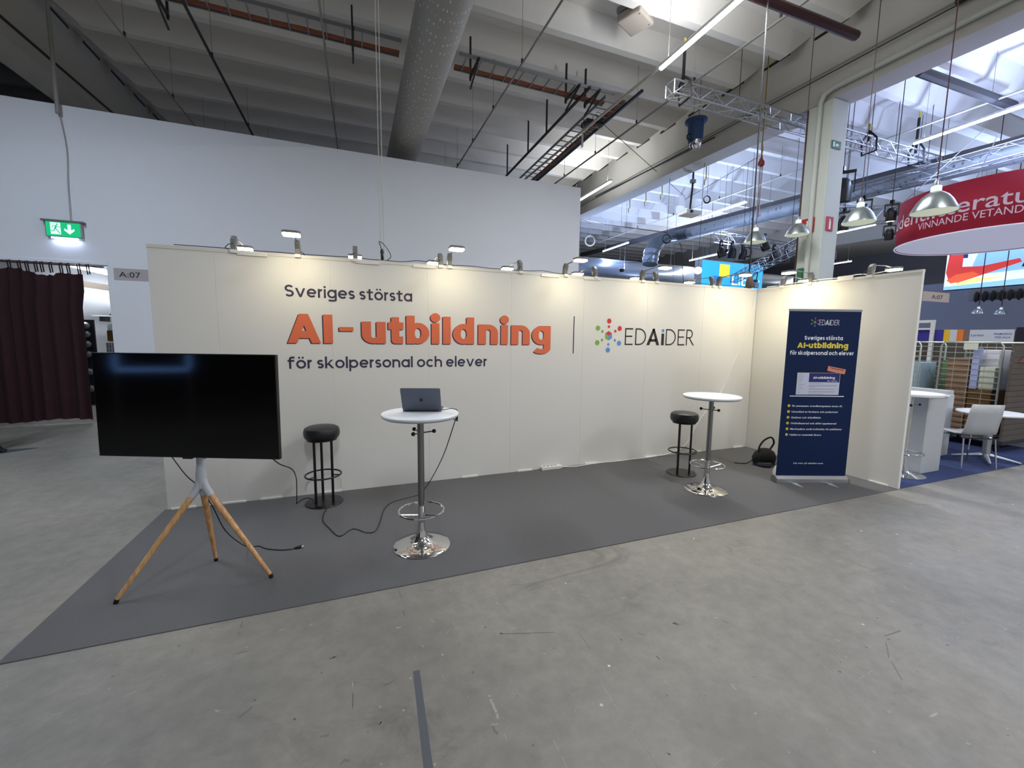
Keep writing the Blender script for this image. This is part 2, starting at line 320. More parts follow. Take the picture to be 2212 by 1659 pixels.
def strip(poly, w):
    ct = .30 if w > .05 else 0; n = len(poly); closed = (abs(poly[0][0]-poly[-1][0])+abs(poly[0][1]-poly[-1][1])) < 1e-6 and n > 4
    if closed: poly = poly[:-1]; n -= 1
    L, Rr = [], []
    for i in range(n):
        p = V(poly[i]); a = V(poly[(i-1) % n]) if (closed or i) else None; b = V(poly[(i+1) % n]) if (closed or i < n-1) else None
        d1 = (p-a).normalized() if a is not None and (p-a).length > 1e-9 else None; d2 = (b-p).normalized() if b is not None and (b-p).length > 1e-9 else None
        if d1 is None: d1 = d2
        if d2 is None: d2 = d1
        t = (d1+d2).normalized(); k = 1/max(.5, t.dot(d1)); nn = V((-t.y, t.x))*w/2*k*(1-ct*abs(t.x)**1.5)
        L.append(p+nn); Rr.append(p-nn)
    q = []
    for i in range(n if closed else n-1):
        j = (i+1) % n; q.append([L[i], L[j], Rr[j], Rr[i]])
    return q
def layout(text, w, C, X, As, D, gap):
    polys = []; x = 0
    for i, ch in enumerate(text):
        S_, P, adv = glyph(ch, w, C, X, As, D)
        for s_ in S_: polys += [[(x+p[0], p[1]) for p in q] for q in strip(s_, w)]
        for q in P: polys.append([(x+p[0], p[1]) for p in q])
        x += adv+(gap if ch != ' ' else 0)
    return polys, x-gap
def lettering(mb, text, o, u, v, width, w, C, X, As, D, gap, dx=0, dy=0):
    P, W_ = layout(text, w, C, X, As, D, gap); k = width/W_; nn = V(v).cross(V(u)); nn = -nn if nn.dot(V((1.72, -4.75, 1.7))-V(o)) < 0 and False else nn
    for i, q in enumerate(P): mb.flat([(p[0]*k+dx, p[1]+dy) for p in q], V(o)-V(u).cross(V(v))*-1*(4e-7*(i % 700)), u, v)
    return mb
def font_text(mb, body, o, u, v, height, width=None, bold=0, dx=0, dy=0, center=False, warp=None):
    cu = bpy.data.curves.new('t', 'FONT'); cu.body = body; cu.size = 1; cu.offset = bold; cu.resolution_u = 3
    ob = bpy.data.objects.new('t', cu); COL.objects.link(ob)
    dg = bpy.context.evaluated_depsgraph_get(); dg.update(); me = bpy.data.meshes.new_from_object(ob.evaluated_get(dg))
    bpy.data.objects.remove(ob); bpy.data.curves.remove(cu)
    xs = [q.co.x for q in me.vertices]; x0, x1 = min(xs), max(xs); k = height/.73; kx = (width/(x1-x0)) if width else k
    o, u, v = V(o), V(u), V(v); off = -(x1-x0)*kx/2 if center else 0
    if warp: mb.add([warp((q.co.x-x0)*kx+dx+off, q.co.y*k+dy) for q in me.vertices], [tuple(p.vertices) for p in me.polygons])
    else: mb.add([o+u*((q.co.x-x0)*kx+dx+off)+v*(q.co.y*k+dy) for q in me.vertices], [tuple(p.vertices) for p in me.polygons])
    bpy.data.meshes.remove(me); return mb

# =================================================================== SETTING
SL = .038                                  # the roof falls gently towards the viewer
zc = lambda y, z: z+SL*y
fl = struct(MB().box((-14, -16, -.1), (45, 34, 0)).build('floor', 'floor'))
# hall wall behind the booth with the curtained opening
HY, HZ = 5.5, 5.75
hw = MB().box((-2.62, HY, 0), (7.55, HY+.12, HZ)).box((-12, HY, 2.98), (-2.62, HY+.12, HZ)).build('wall_back', 'hallwall'); struct(hw)
MB().box((-12, HY-.015, 2.98), (-2.60, HY+.0, 3.03)).build('opening_trim', 'hallwall', hw)
struct(MB().box((-12.1, -16, 0), (-12, 30, 9.4)).build('wall_left', 'fardark'))  # dark colour stands in for the unlit left side of the hall
struct(MB().box((-12, 30, 0), (45, 30.2, 9.4)).build('wall_far', 'fardark'))
wr = struct(MB().box((40, -16, 0), (40.2, 30, 9.4)).build('wall_right', 'farwall'))
# room behind the opening
struct(MB().box((-9, 9.3, 0), (-2.4, 9.4, 3.9)).build('wall_storeroom', 'hallwall'))
# ceiling bays with double-tee ribs
ceil = struct(MB().add([(-13, -16, zc(-16, 7.95)), (40, -16, zc(-16, 7.95)), (40, 30, zc(30, 7.95)), (-13, 30, zc(30, 7.95)), (-13, -16, zc(-16, 8.25)), (40, -16, zc(-16, 8.25)), (40, 30, zc(30, 8.25)), (-13, 30, zc(30, 8.25))],
      [(0, 3, 2, 1), (4, 5, 6, 7), (0, 1, 5, 4), (1, 2, 6, 5), (2, 3, 7, 6), (3, 0, 4, 7)]).build('ceiling', 'concrete_ceil'))
def rib_mesh(x0, x1, m):
    mb = MB(); t = []
    for x, zb in ((x0, 0.45), (x0+.55, 0), (x1-.55, 0), (x1, 0.45)):
        wb = .075 if zb == 0 else .17
        t += [(x, -.22, .46), (x, -wb, zb), (x, wb, zb), (x, .22, .46)]
    fs = [(0, 1, 2, 3), (15, 14, 13, 12)]
    for i in range(3):
        for j in range(4): fs.append((i*4+j, i*4+(j+1) % 4, i*4+4+(j+1) % 4, i*4+4+j))
    mb.add(t, fs); return mb
for (x0, x1, mm) in ((-3.7, 10.8, 'concrete_ceil'), (11.35, 25.6, 'concrete_ceil'), (-13, -4.4, 'shadeceil_girder')):  # left bay ribs: lack of light put into a darker colour
    first = None
    for k in range(-5, 22):
        y = 1.98+1.16*k
        if first is None:
            first = rib_mesh(x0, x1, mm).build('ceiling_rib', mm, ceil); o = first
        else: o = first.copy(); COL.objects.link(o); o.parent = ceil
        o.location = (0, y, zc(y, 7.495))
def beam(x0, x1, zb, nm):
    y0, y1 = -16, 30
    m = MB().add([(x0, y0, zc(y0, zb)), (x1, y0, zc(y0, zb)), (x1, y1, zc(y1, zb)), (x0, y1, zc(y1, zb)), (x0, y0, zc(y0, 7.96)), (x1, y0, zc(y0, 7.96)), (x1, y1, zc(y1, 7.96)), (x0, y1, zc(y1, 7.96))],
      [(0, 3, 2, 1), (4, 5, 6, 7), (0, 1, 5, 4), (1, 2, 6, 5), (2, 3, 7, 6), (3, 0, 4, 7)])
    return struct(m.build(nm, 'beam'))
bm1 = beam(10.8, 11.35, 6.50, 'trim_1'); bm2 = beam(-4.4, -3.75, 6.55, 'trim_2')
for k in range(-5, 20):
    for bx, bb in ((10.785, bm1), (11.335, bm1), (-3.765, bm2)):
        y = 1.98+1.16*k; MB().box((bx, y+.26, zc(y+.58, 7.83)), (bx+.03, y+.90, zc(y+.58, 7.88))).build('joint_gap', 'black', bb)
bm3 = beam(25.6, 26.2, 6.4, 'trim_3')
MB().add([(-3.749, y, zc(y, z)) for y, z in ((-16, 6.8), (30, 6.8), (30, 6.84), (-16, 6.84))]+[(-3.72, y, zc(y, z)) for y, z in ((-16, 6.8), (30, 6.8), (30, 6.84), (-16, 6.84))], [(4, 5, 6, 7), (0, 1, 5, 4), (2, 3, 7, 6)]).build('edge_strip', 'darkpipe', bm2)
colm = thing('column', 'pale concrete column with fire signs rising behind the booth corner', 'column', (10.99, 1.45, 0))
MB().box((10.75, 1.2, 0), (11.23, 1.70, 6.53)).build('shaft', 'column', colm, bevel=.02)
MB().tube([(10.70, 1.42, 0), (10.70, 1.42, 6.5), (10.705, 1.36, 6.64), (10.73, 1.22, 6.70), (10.74, 1.1, 6.70)], .045, 10).build('riser_pipe', 'column', colm, True)
MB().tube([(10.735, 1.69, 0), (10.735, 1.69, 6.5)], .015, 8).build('cable_conduit', 'rust', colm, True)
def firesign(name, o, u, v, w_, h_, thick):
    s = MB().prism([(0, 0), (w_, 0), (w_, h_), (0, h_)], o, u, v, thick).build(name, 'firered', colm)
    t = V(thick)*1.1; W_ = w_; H_ = h_
    MB().flat([(W_*.36, H_*.12), (W_*.64, H_*.12), (W_*.64, H_*.62), (W_*.58, H_*.72), (W_*.58, H_*.82), (W_*.36, H_*.84), (W_*.36, H_*.76), (W_*.42, H_*.72), (W_*.36, H_*.62)], V(o)+t, u, v).build('extinguisher_symbol', 'signwhite', s)
firesign('fire_sign', (10.74, 1.62, 3.98), (0, -1, 0), (0, 0, 1), .26, .30, (-.012, 0, 0))
firesign('fire_sign', (10.84, 1.195, 3.98), (1, 0, 0), (0, 0, 1), .20, .28, (0, -.012, 0))
es = MB().prism([(0, 0), (.26, 0), (.26, .15), (0, .15)], (10.80, 1.195, 5.58), (1, 0, 0), (0, 0, 1), (0, -.012, 0)).build('exit_sign_small', 'signgreen', colm)
MB().flat([(.09, .06), (.13, .03), (.13, .05), (.19, .05), (.19, .09), (.13, .09), (.13, .11)], (10.80, 1.181, 5.58), (1, 0, 0), (0, 0, 1)).flat([(.02, .03), (.07, .03), (.07, .12), (.02, .12)], (10.80, 1.181, 5.58), (1, 0, 0), (0, 0, 1)).build('arrow_symbol', 'signwhite', es)
MB().box((10.62, 1.46, 2.9), (10.70, 1.56, 3.25)).build('green_marker', 'signgreen', colm)

# =================================================================== BOOTH
L, D, H = 7.57, 2.01, 2.5
cp = tag(MB().box((-.03, -D, 0.0005), (L+.02, .03, .006)).build('carpet', 'carpet'), 'large dark grey booth carpet laid on the concrete floor', 'carpet')
rebase(cp, (3.7, -1, 0))
bw = thing('exhibition_wall', 'long white panel wall with orange and dark lettering', 'booth wall', (L/2, .03, .006))
edges = [0, .508]+[.508+i*1.0015 for i in range(1, 8)]; edges[-1] = L
for a, b in zip(edges[:-1], edges[1:]):
    MB().box((a+.0006, 0, .008), (b-.0006, .04, H-.03)).build('panel', 'boothwall', bw, bevel=.0008, bseg=1)
MB().box((0, -.004, H-.03), (L, .044, H)).build('top_rail', 'panelgap', bw)
MB().box((0, .0025, .008), (L, .03, H-.03)).build('backing_rail', 'panelgap', bw)
for x in (.03, .45, .78, 1.35, 2.9, 3.62, 4.6, 5.6, 6.45, 7.3):
    MB().box((x, -.014, .006), (x+.2, -.0005, .026)).build('clip', 'clip', bw, bevel=.003)
for x in (.7, 1.75, 2.35, 3.9, 4.5):
    MB().box((x, -.012, H-.045), (x+.25, -.0045, H-.012)).build('clip', 'clip', bw, bevel=.003)
o = (0, -.0015, 0); u = (1, 0, 0); v = (0, 0, 1)
m = MB(); lettering(m, 'Sveriges största', o, u, v, 1.25, .0195, .118, .090, .122, -.034, .0125, 1.088, 2.083); m.build('lettering_upper', 'ink', bw)
m = MB(); lettering(m, 'för skolpersonal och elever', o, u, v, 2.125, .0195, .118, .090, .124, -.034, .0125, 1.084, 1.357); m.build('lettering_lower', 'ink', bw)
big = [('A', 1.094, .309), ('I', 1.43, .088), ('-', 1.581, .14), ('u', 1.803, .247), ('t', 2.077, .162), ('b', 2.270, .254), ('i', 2.549, .09), ('l', 2.679, .09), ('d', 2.795, .254), ('n', 3.099, .247), ('i', 3.383, .09), ('n', 3.515, .247), ('g', 3.79, .258)]
for nm, mm, ddx, ddz, yy in (('shadow_lettering', 'shadow', -.012, -.009, -.0012), ('main_lettering', 'orange', 0, 0, -.0026)):
    m = MB()
    for ch, x, wd in big:
        ww = .087
        if ch in 'il': ww = .088
        S_, P, adv = glyph(ch, ww, .297, .235, .312, -.115)
        k = wd/adv
        if ch == 'i' : P = [[((p[0]-.044)*1.05+.044, p[1]) for p in P[0]]]
        if ch == '-':
            P = [[(0, .128), (.14, .128), (.14, .172), (0, .172)]]; S_ = []; k = 1
        dq = 0
        for s_ in S_:
            dq += 6e-5
            for q in strip(s_, ww): dq += 1e-6; m.flat([(x+p[0]*k+ddx, 1.619+p[1]+ddz) for p in q], (0, yy-dq, 0), u, v)
        for q in P: dq += 6e-5; m.flat([(x+p[0]*k+ddx, 1.619+p[1]+ddz) for p in q], (0, yy-dq, 0), u, v)
    m.build(nm, mm, bw)
MB().flat([(4.371, 1.508), (4.385, 1.508), (4.385, 1.986), (4.371, 1.986)], o, u, v).build('divider_line', 'ink', bw)
def logo(mb_get, cx, cz, s, o, u, v):
    def disc(m, x, z, r, sx=1): m.flat([(cx+(x+r*math.cos(t*math.pi/12))*s, cz+(z+r*math.sin(t*math.pi/12))*s) for t in range(24)], o, u, v)
    for nm, P in (('red', [(.002, .195, .034), (0, .12, .019), (.172, .1, .034), (.104, .062, .019)]), ('green', [(-.168, .098, .034), (-.098, .056, .019), (-.172, -.094, .034), (-.1, -.058, .019)]), ('blue', [(-.003, -.19, .034), (0, -.116, .019), (.17, -.098, .034), (.102, -.06, .019)])):
        m = mb_get(nm)
        for x, z, r in P: disc(m, x, z, r)
        hx = [(.06*math.cos(math.radians(a)), .064*math.sin(math.radians(a))) for a in (90, 30, -30, -90, -150, 150)]
        idx = dict(red=(0, 1, 'c', 5), blue=(1, 2, 3, 'c'), green=(5, 'c', 3, 4))[nm]
        m.flat([((cx+(0 if i == 'c' else hx[i][0])*s), (cz+(0 if i == 'c' else hx[i][1])*s)) for i in idx], o, u, v)
LG = {}
logo(lambda n: LG.setdefault(n, MB()), 4.907, 1.744, 1.0, o, u, v)
for k_, m in LG.items(): m.build('logo_'+k_, k_, bw)
def edaider(m, dot, x0, z0, k, kz, o, u, v):      # thin letters, bold A and i ; unit: 1.21 wide x .23 high
    w_ = .019
    def S_(pl, ww=w_):
        for q in strip(pl, ww): m.flat([(x0+p[0]*k, z0+p[1]*kz) for p in q], o, u, v)
    def P_(pl): m.flat([(x0+p[0]*k, z0+p[1]*kz) for p in pl], o, u, v)
    C = .23; h = w_/2
    def E(x, W_): S_([(x+W_, C-h), (x+h, C-h), (x+h, h), (x+W_, h)]); S_([(x+h, C*.52), (x+W_*.92, C*.52)])
    def Dd(x, W_): S_([(x+h, 0), (x+h, C-h), (x+W_*.35, C-h)]+arc(x+W_*.35, C/2, W_*.65-h, C/2-h, 90, -90, 18)+[(x+h, h)])
    E(.0, .13); Dd(.17, .18)
    P_([(.36, 0), (.412, 0), (.50, C), (.463, C)]); P_([(.583, 0), (.531, 0), (.455, C), (.492, C)]); P_([(.42, .05), (.53, .05), (.53, .085), (.42, .085)])
    P_([(.614, 0), (.662, 0), (.662, .165), (.614, .165)])
    Dd(.69, .18); E(.905, .125)
    S_([(1.06+h, 0), (1.06+h, C-h), (1.12, C-h)]+arc(1.12, C-h-.055, .05, .055, 90, -90, 12)+[(1.06+h, C-h-.11)]); P_([(1.105, .11), (1.13, .11), (1.212, 0), (1.187, 0)])
    dot.flat([(x0+(.638+.024*math.cos(t*math.pi/8))*k, z0+(.205+.024*math.sin(t*math.pi/8))*kz) for t in range(16)], o, u, v)
m = MB(); dt = MB(); edaider(m, dt, 5.168, 1.622, 1.0, 1.0, o, u, v); m.build('brand_lettering', 'ink2', bw); dt.build('brand_dot', 'blue', bw)

rw = thing('side_wall', 'short white panel wall at right angles to the lettered wall', 'booth wall', (L+.02, -D/2, .006))
for a, b in ((-.02, -1.0), (-1.0, -D)):
    MB().box((L, b+.0006, .008), (L+.04, a-.0006, H-.03)).build('panel', 'boothwall', rw, bevel=.0008, bseg=1)
MB().box((L-.004, -D, H-.03), (L+.044, 0, H)).build('top_rail', 'panelgap', rw)
MB().box((L+.0025, -D+.005, .008), (L+.03, 0, H-.03)).build('backing_rail', 'panelgap', rw)
for y in (-.25, -1.72): MB().box((L-.014, y-.2, .006), (L-.0005, y, .026)).build('clip', 'clip', rw, bevel=.003)
MB().box((L-.012, -1.33, H-.03), (L-.0045, -1.15, H+.03)).build('clip', 'clip', rw, bevel=.003)

# number signs
def numsign(label, o, u, w_, h_, mm, nrm, tx):
    t = thing('booth_sign', label, 'sign', o); U = V(u); N = V(nrm)
    MB().prism([(0, 0), (w_, 0), (w_, h_), (0, h_)], o, u, (0, 0, 1), N*.004).build('plate', mm, t)
    m = MB(); font_text(m, 'A:07', V(o)+N*.0052, u, (0, 0, 1), h_*.46, w_*tx[1], .0, w_*tx[0], h_*.28); m.build('number_text', 'black_text', t)
numsign('small grey A:07 sign at the left end of the lettered wall', (-.245, -.002, 2.163), (1, 0, 0), .245, .105, 'signgrey', (0, -1, 0), (.15, .62))
numsign('small grey-pink A:07 sign at the right end of the side wall', (L+.042, -D, 2.16), (1, 0, .0), .52, .105, 'signbeige', (0, -1, 0), (.32, .42))

# --------------------------------------------------------------- arm spots on the booth walls
def arm_spot(label, x, y, dirn, col=(1.0, .85, .54), side=0, reach=.45, power=1.0, twist=0.0):
    # local: clamp at origin (on the wall top), arm runs along +X local
    rz = math.atan2(dirn[1], dirn[0]); t = thing('arm_spotlight', label, 'lamp', (x, y, H), rz, 'arm spotlights on the booth wall tops')
    W_ = WM[t.name]; P = lambda *q: W_ @ V(q)
    m = MB()
    pr = [(-.035, 0), (.03, 0), (.035, .05), (.055, .10), (.05, .135), (.015, .14), (-.025, .10), (-.03, .05)]
    m.prism(pr, P(0, -.024, .002), P(1, 0, 0)-P(0, 0, 0), (0, 0, 1), P(0, .048, 0)-P(0, 0, 0)); m.build('clamp', 'greyplastic', t, bevel=.008)
    MB().box((-.04, -.028, -.03), (.045, .028, .004), W_).build('clamp_jaw', 'whiteplastic', t, bevel=.004)
    MB().tube([P(.04, 0, .122), P(reach*.6, 0, .135), P(reach-.03, twist*.6, .125)], .006, 6).build('arm', 'greyplastic', t, True)
    hd = MB().prism([(-.045, -.075), (.045, -.075), (.06, -.05), (.06, .05), (.045, .075), (-.045, .075), (-.06, .05), (-.06, -.05)], P(reach, twist, .105), P(1, 0, 0)-P(0, 0, 0), P(0, 1, 0)-P(0, 0, 0), (0, 0, .022)).build('lamp_head', 'greyplastic', t, bevel=.004)
    MB().prism([(-.04, -.07), (.04, -.07), (.053, -.047), (.053, .047), (.04, .07), (-.04, .07), (-.053, .047), (-.053, -.047)], P(reach, twist, .088), P(1, 0, 0)-P(0, 0, 0), P(0, 1, 0)-P(0, 0, 0), (0, 0, .018)).build('diffuser', 'spotglow', t)
    MB().tube([P(-.03, 0, .06), P(-.07, .03, .04), P(-.05, .06, .015), P(0, .05, .004)], .004, 5).build('cable_tail', 'darkpipe', t, True)
    area('light', P(reach, twist, .083), (.10, .13), SPOT_W*power, col, (-.12*dirn[0], -.12*dirn[1], -1), t)
    return t
ordn = ['first', 'second', 'third', 'fourth', 'fifth', 'sixth', 'seventh']
for i, x in enumerate((1.22, 2.76, 4.24, 5.42, 6.80)):
    arm_spot('lit arm spotlight reaching over the booth front, %s from the left' % ordn[i], x, .02, (0, -1), twist=(0, -.02, -.04, 0, 0)[i])
for i, x in enumerate((.67, 1.76, 2.66, 3.63, 4.68, 5.66, 6.68)):
    arm_spot('lit arm spotlight turned away behind the lettered wall, %s from the left' % ordn[i], x, .02, (0, 1))
arm_spot('lit arm spotlight leaning over the side wall towards the booth', L+.02, -.80, (-1, 0), power=3.2)
arm_spot('lit arm spotlight behind the side wall near the booth corner', L+.02, -.40, (1, 0))
arm_spot('lit arm spotlight behind the side wall above the banner', L+.02, -1.50, (1, 0))
# cables on the wall top
pts = []; x = .2
while x < 7.5: pts.append((x, .02+R.uniform(-.012, .012), H+.012+R.choice((0, .0, .012, .03))*R.random())); x += .17
tag(MB().tube(smoothpath(pts, 4), .004, 5).build('power_cable', 'darkpipe', None, True), 'thin dark cable snaking along the top of the lettered wall', 'cable')
pts = [(L+.02+R.uniform(-.01, .01), -y*.15, H+.012+R.random()*.02) for y in range(1, 12)]
tag(MB().tube(smoothpath(pts, 4), .005, 5).build('power_cable', 'whiteplastic', None, True), 'pale cable lying along the top of the side wall', 'cable')
# hanging wires and corner bundle
for q, (x, lb) in enumerate(((2.015, 'steel wire dropping from the roof to the lettered wall'), (2.05, 'second thin wire beside the steel wire above the lettered wall'))):
    tag(MB().tube([(x, .02, H), (x-.01*q, .02, 7.5)], .0035, 5).build('suspension_wire', 'conduitlight', None, True), lb, 'wire')
t = thing('wire_grip', 'black cord knot and loop where the wire meets the wall top', 'wire grip', (2.03, .02, H))
MB().lathe((2.03, .02, H), [(.008, .01), (.02, .03), (.012, .07), (.02, .1), (.008, .13)], 8).build('knot', 'black', t, True)
MB().tube(smoothpath([(2.03, .02, H+.12), (2.0, .0, H+.2), (2.06, -.01, H+.16), (2.12, 0, H+.06), (2.08, 0, H+.01)], 5), .004, 5).build('cord_loop', 'black', t, True)
tag(MB().tube([(7.44, .05, H+.1), (7.42, .05, 7.5)], .011, 6).build('drop_cable', 'black', None, True), 'thick black power cable hanging down to the booth corner', 'cable')
t = thing('power_plug_bundle', 'bundle of plugs and a taped socket on the booth corner', 'power socket', (7.44, .03, H))
MB().lathe((7.44, .03, H+.002), [(.03, 0), (.06, .04), (.055, .12), (.035, .17), (.02, .2)], 10).build('taped_socket', mat('brown_tape', '5c4a45', .5), t, True)
MB().cbox((7.52, .0, H+.05), (.1, .05, .07)).cbox((7.55, .02, H+.12), (.07, .04, .04)).build('blue_plug', mat('blue_plug', '1d3468', .4), t, bevel=.008)
MB().tube(smoothpath([(7.46, .02, H+.16), (7.55, .0, H+.25), (7.5, -.01, H+.05), (7.4, -.02, H+.02), (7.3, 0, H+.01)], 5), .008, 6).build('cord_loop', 'black', t, True)

pp = [(7.527, 2.42), (7.472, 2.158), (7.309, 1.637), (7.147, 1.316), (6.989, .962), (6.608, .551), (6.486, .381), (6.309, .131), (5.99, .03), (5.82, .018)]
tag(MB().tube(smoothpath([(a, -.012, b) for a, b in pp]+[(5.6, -.02, .013), (5.4, -.015, .011), (5.1, -.025, .011), (4.9, -.012, .011), (4.62, -.03, .011), (4.42, -.05, .011), (4.24, -.03, .02)], 4), .0055, 6).build('wall_cable', 'whiteplastic', None, True), 'white cable sloping down the lettered wall behind the right table', 'cable')
t = thing('power_strip', 'white four-socket power strip on the carpet by the wall foot', 'power strip', (4.09, -.035, .006))
MB().box((3.94, -.065, .006), (4.20, -.01, .052)).prism([(0, 0), (.04, .012), (.04, .034), (0, .046)], (4.20, -.065, .006), (1, 0, 0), (0, 0, 1), (0, .05, 0)).build('body', 'whiteplastic', t, bevel=.006)
for i in range(4): MB().lathe((3.975+i*.055, -.038, .052), [(.019, 0), (.019, .0015), (.014, .0015), (.014, -.004)], 14).build('socket', 'edge', t, True)

# --------------------------------------------------------------- bar tables
def bar_table(label, x, y, h, rz):
    t = thing('bar_table', label, 'table', (x, y, .006), rz, 'round bar tables'); W_ = WM[t.name]; P = lambda *q: W_ @ V(q); c = (x, y, .006)
    MB().lathe(c, [(.0001, h-.032), (.285, h-.032), (.297, h-.022), (.298, h-.012)], 64).build('edge_band', 'edge', t, True)
    MB().lathe(c, [(.298, h-.012), (.298, h-.004), (.294, h), (.0001, h)], 64).build('tabletop', 'white', t, True)
    MB().lathe(c, [(.026, .14), (.026, h-.033)], 24).build('pole', 'steel', t, True)
    MB().lathe(c, [(.222, 0), (.228, .004), (.222, .01), (.16, .018), (.10, .032), (.065, .055), (.045, .095), (.033, .145), (.029, .20), (.027, .22)], 48).build('base', 'chrome', t, True)
    MB().lathe(c, [(.029, .20), (.031, .27), (.029, .34)], 20).build('pole_sleeve', 'chrome', t, True)
    MB().ring((x, y, .30), .178, .0085, 40, 8).build('foot_ring', 'chrome', t, True)
    for k in range(3):
        a = rz+math.radians(120*k); MB().tube([(x+.02*math.cos(a), y+.02*math.sin(a), .265), (x+.172*math.cos(a), y+.172*math.sin(a), .297)], .0065, 6).build('ring_spoke', 'chrome', t, True)
        b = a+math.radians(40); e = V((x+.105*math.cos(b), y+.105*math.sin(b), h-.145))
        k_ = MB().tube([(x+.02*math.cos(b), y+.02*math.sin(b), h-.155), e], .006, 6).build('coat_peg', 'steel', t, True)
        MB().sphere(e, .0165, 10).build('peg_knob', 'black', k_, True)
    return t
bar_table('white round bar table on a chrome pole holding the laptop', 2.195, -1.49, 1.095, math.radians(-50))
bar_table('empty white round bar table on a chrome pole near the side wall', 5.42, -1.285, 1.083, math.radians(110))

# --------------------------------------------------------------- stools
def stool(label, x, y, rz, n=3):
    t = thing('bar_stool', label, 'stool', (x, y, .006), rz, 'black bar stools'); c = (x, y, .006)
    MB().lathe(c, [(.0001, .665), (.135, .668), (.158, .682), (.168, .71), (.168, .745), (.158, .775), (.13, .79), (.0001, .796)], 40).build('seat', 'leather', t, True)
    MB().lathe(c, [(.14, .655), (.14, .668)], 30).build('seat_plate', 'blackmetal', t, True)
    MB().lathe(c, [(.178, 0), (.18, .006), (.176, .012), (.0001, .012)], 48).build('base', 'blackmetal', t, True)
    for k in range(n):
        a = rz+2*math.pi*k/n; MB().lathe((x+.092*math.cos(a), y+.092*math.sin(a), .006), [(.0125, .01), (.0125, .66)], 12).build('leg', 'blackmetal', t, True)
    MB().ring((x, y, .30), .168, .0085, 40, 8).build('foot_ring', 'blackmetal', t, True)
    for k in range(n):
        a = rz+2*math.pi*k/n; MB().tube([(x+.092*math.cos(a), y+.092*math.sin(a), .30), (x+.165*math.cos(a), y+.165*math.sin(a), .30)], .006, 6).build('ring_bracket', 'blackmetal', t, True)
stool('black padded bar stool standing by the television', 1.395, -.275, math.radians(100))
stool('black padded bar stool beside the empty right bar table', 5.59, -.72, math.radians(75))

# --------------------------------------------------------------- television on tripod
tc_ = V((.709, -1.478, .006)); ty = -.396
t = thing('tripod_tv_stand', 'tripod stand with three oak legs and a pale grey mast', 'tv stand', tc_)
J = V((.731, -1.471, .70)); feet = [V((.279, -1.603, .006)), V((.71, -1.22, .006)), V((1.138, -1.61, .006))]
for ft in feet:
    top = J+(ft-J)*.115+V((0, 0, -.005)); d = (ft-top); foot = ft+V((0, 0, .015))
    lg = MB().tube([top, foot-(foot-top)*.02], [.021, .0125], 16).build('leg', 'oak', t, True)
    MB().tube([foot-(foot-top)*.02, foot+V((0, 0, -.012))], [.0135, .013], 12).build('rubber_foot', 'black', lg, True)
    MB().tube([J+V((0, 0, .04)), J+(ft-J)*.05, top+d*.015], [.026, .024, .0235], 14).build('hub_arm', 'mastgrey', t, True)
MB().tube([J+V((0, 0, -.04)), J+V((0, 0, .05)), J+V((0, 0, .12)), J+V((0, 0, .3)), (.715, -1.46, 1.35)], [.028, .032, .023, .02, .02], 16).build('mast', 'mastgrey', t, True)
MB().lathe(J+V((.03, -.01, .16)), [(.006, 0), (.006, .055)], 8).build('height_lever', mat('brass_lever', '8a6a4a', .4, .5), t, True)
tv = thing('television', 'large black flat television, switched off, on the oak tripod', 'television', (.70, -1.556, .89), ty)
W_ = Matrix.Translation((.70, -1.556, 1.232)) @ Matrix.Rotation(ty, 4, 'Z') @ Matrix.Rotation(-.016, 4, 'X') @ Matrix.Scale(.97, 4)
MB().box((-.618, .0, -.348), (.618, .03, .348), W_).build('casing', 'black', tv, bevel=.003)
MB().box((-.3, .03, -.25), (.3, .06, .2), W_).build('back_housing', 'black', tv, bevel=.01)
MB().box((-.611, -.002, -.334), (.611, .001, .341), W_).build('screen', 'screen', tv)
MB().box((-.045, .0, -.357), (.02, .02, -.347), W_).build('sensor_bump', 'black', tv, bevel=.002)
MB().box((-.12, .055, -.15), (.12, .09, .15), W_).build('wall_mount', 'blackmetal', tv)

# cables
def cable(name, label, pts, r=.0045, m='black', k=5):
    o = MB().tube(smoothpath(pts, k), r, 6).build(name, m, None, True); return tag(o, label, 'cable')
Z_ = .011
cb = [(1.15, -1.64, .90), (1.173, -1.58, .853), (1.176, -1.3, .727), (1.211, -1.0, .596), (1.201, -.7, .433), (1.172, -.45, .242), (1.148, -.3, .073), (1.14, -.23, Z_), (1.165, -.16, Z_), (1.19, -.12, Z_), (1.24, -.11, Z_), (1.29, -.224, .022), (1.331, -.402, .022), (1.40, -.44, .022), (1.425, -.49, Z_), (1.408, -.581, Z_), (1.411, -.752, Z_), (1.468, -.915, Z_), (1.559, -1.117, Z_), (1.641, -1.026, Z_), (1.691, -1.019, Z_), (1.77, -1.115, Z_), (1.84, -1.128, Z_), (1.888, -.999, Z_), (1.951, -.681, Z_), (2.034, -.516, Z_), (2.176, -.445, Z_), (2.282, -.41, Z_), (2.342, -.40, .03), (2.42, -.55, .20), (2.475, -1.0, .60), (2.50, -1.38, 1.0), (2.507, -1.42, 1.04)]
cable('video_cable', 'long black cable looping over the carpet from television to laptop table', cb)
cable('mains_cable', 'thin black cord with a loose plug lying under the oak tripod', [(.52, -1.36, .90), (.62, -1.40, .74), (.70, -1.44, .66), (.76, -1.40, .5), (.80, -1.28, .25), (.88, -1.10, .03), (.96, -1.08, Z_), (1.026, -1.15, Z_), (1.132, -1.21, Z_), (1.20, -1.225, Z_), (1.235, -1.222, Z_)], .0035)
t = thing('mains_plug', 'small black mains plug lying loose on the carpet', 'plug', (1.26, -1.22, .006))
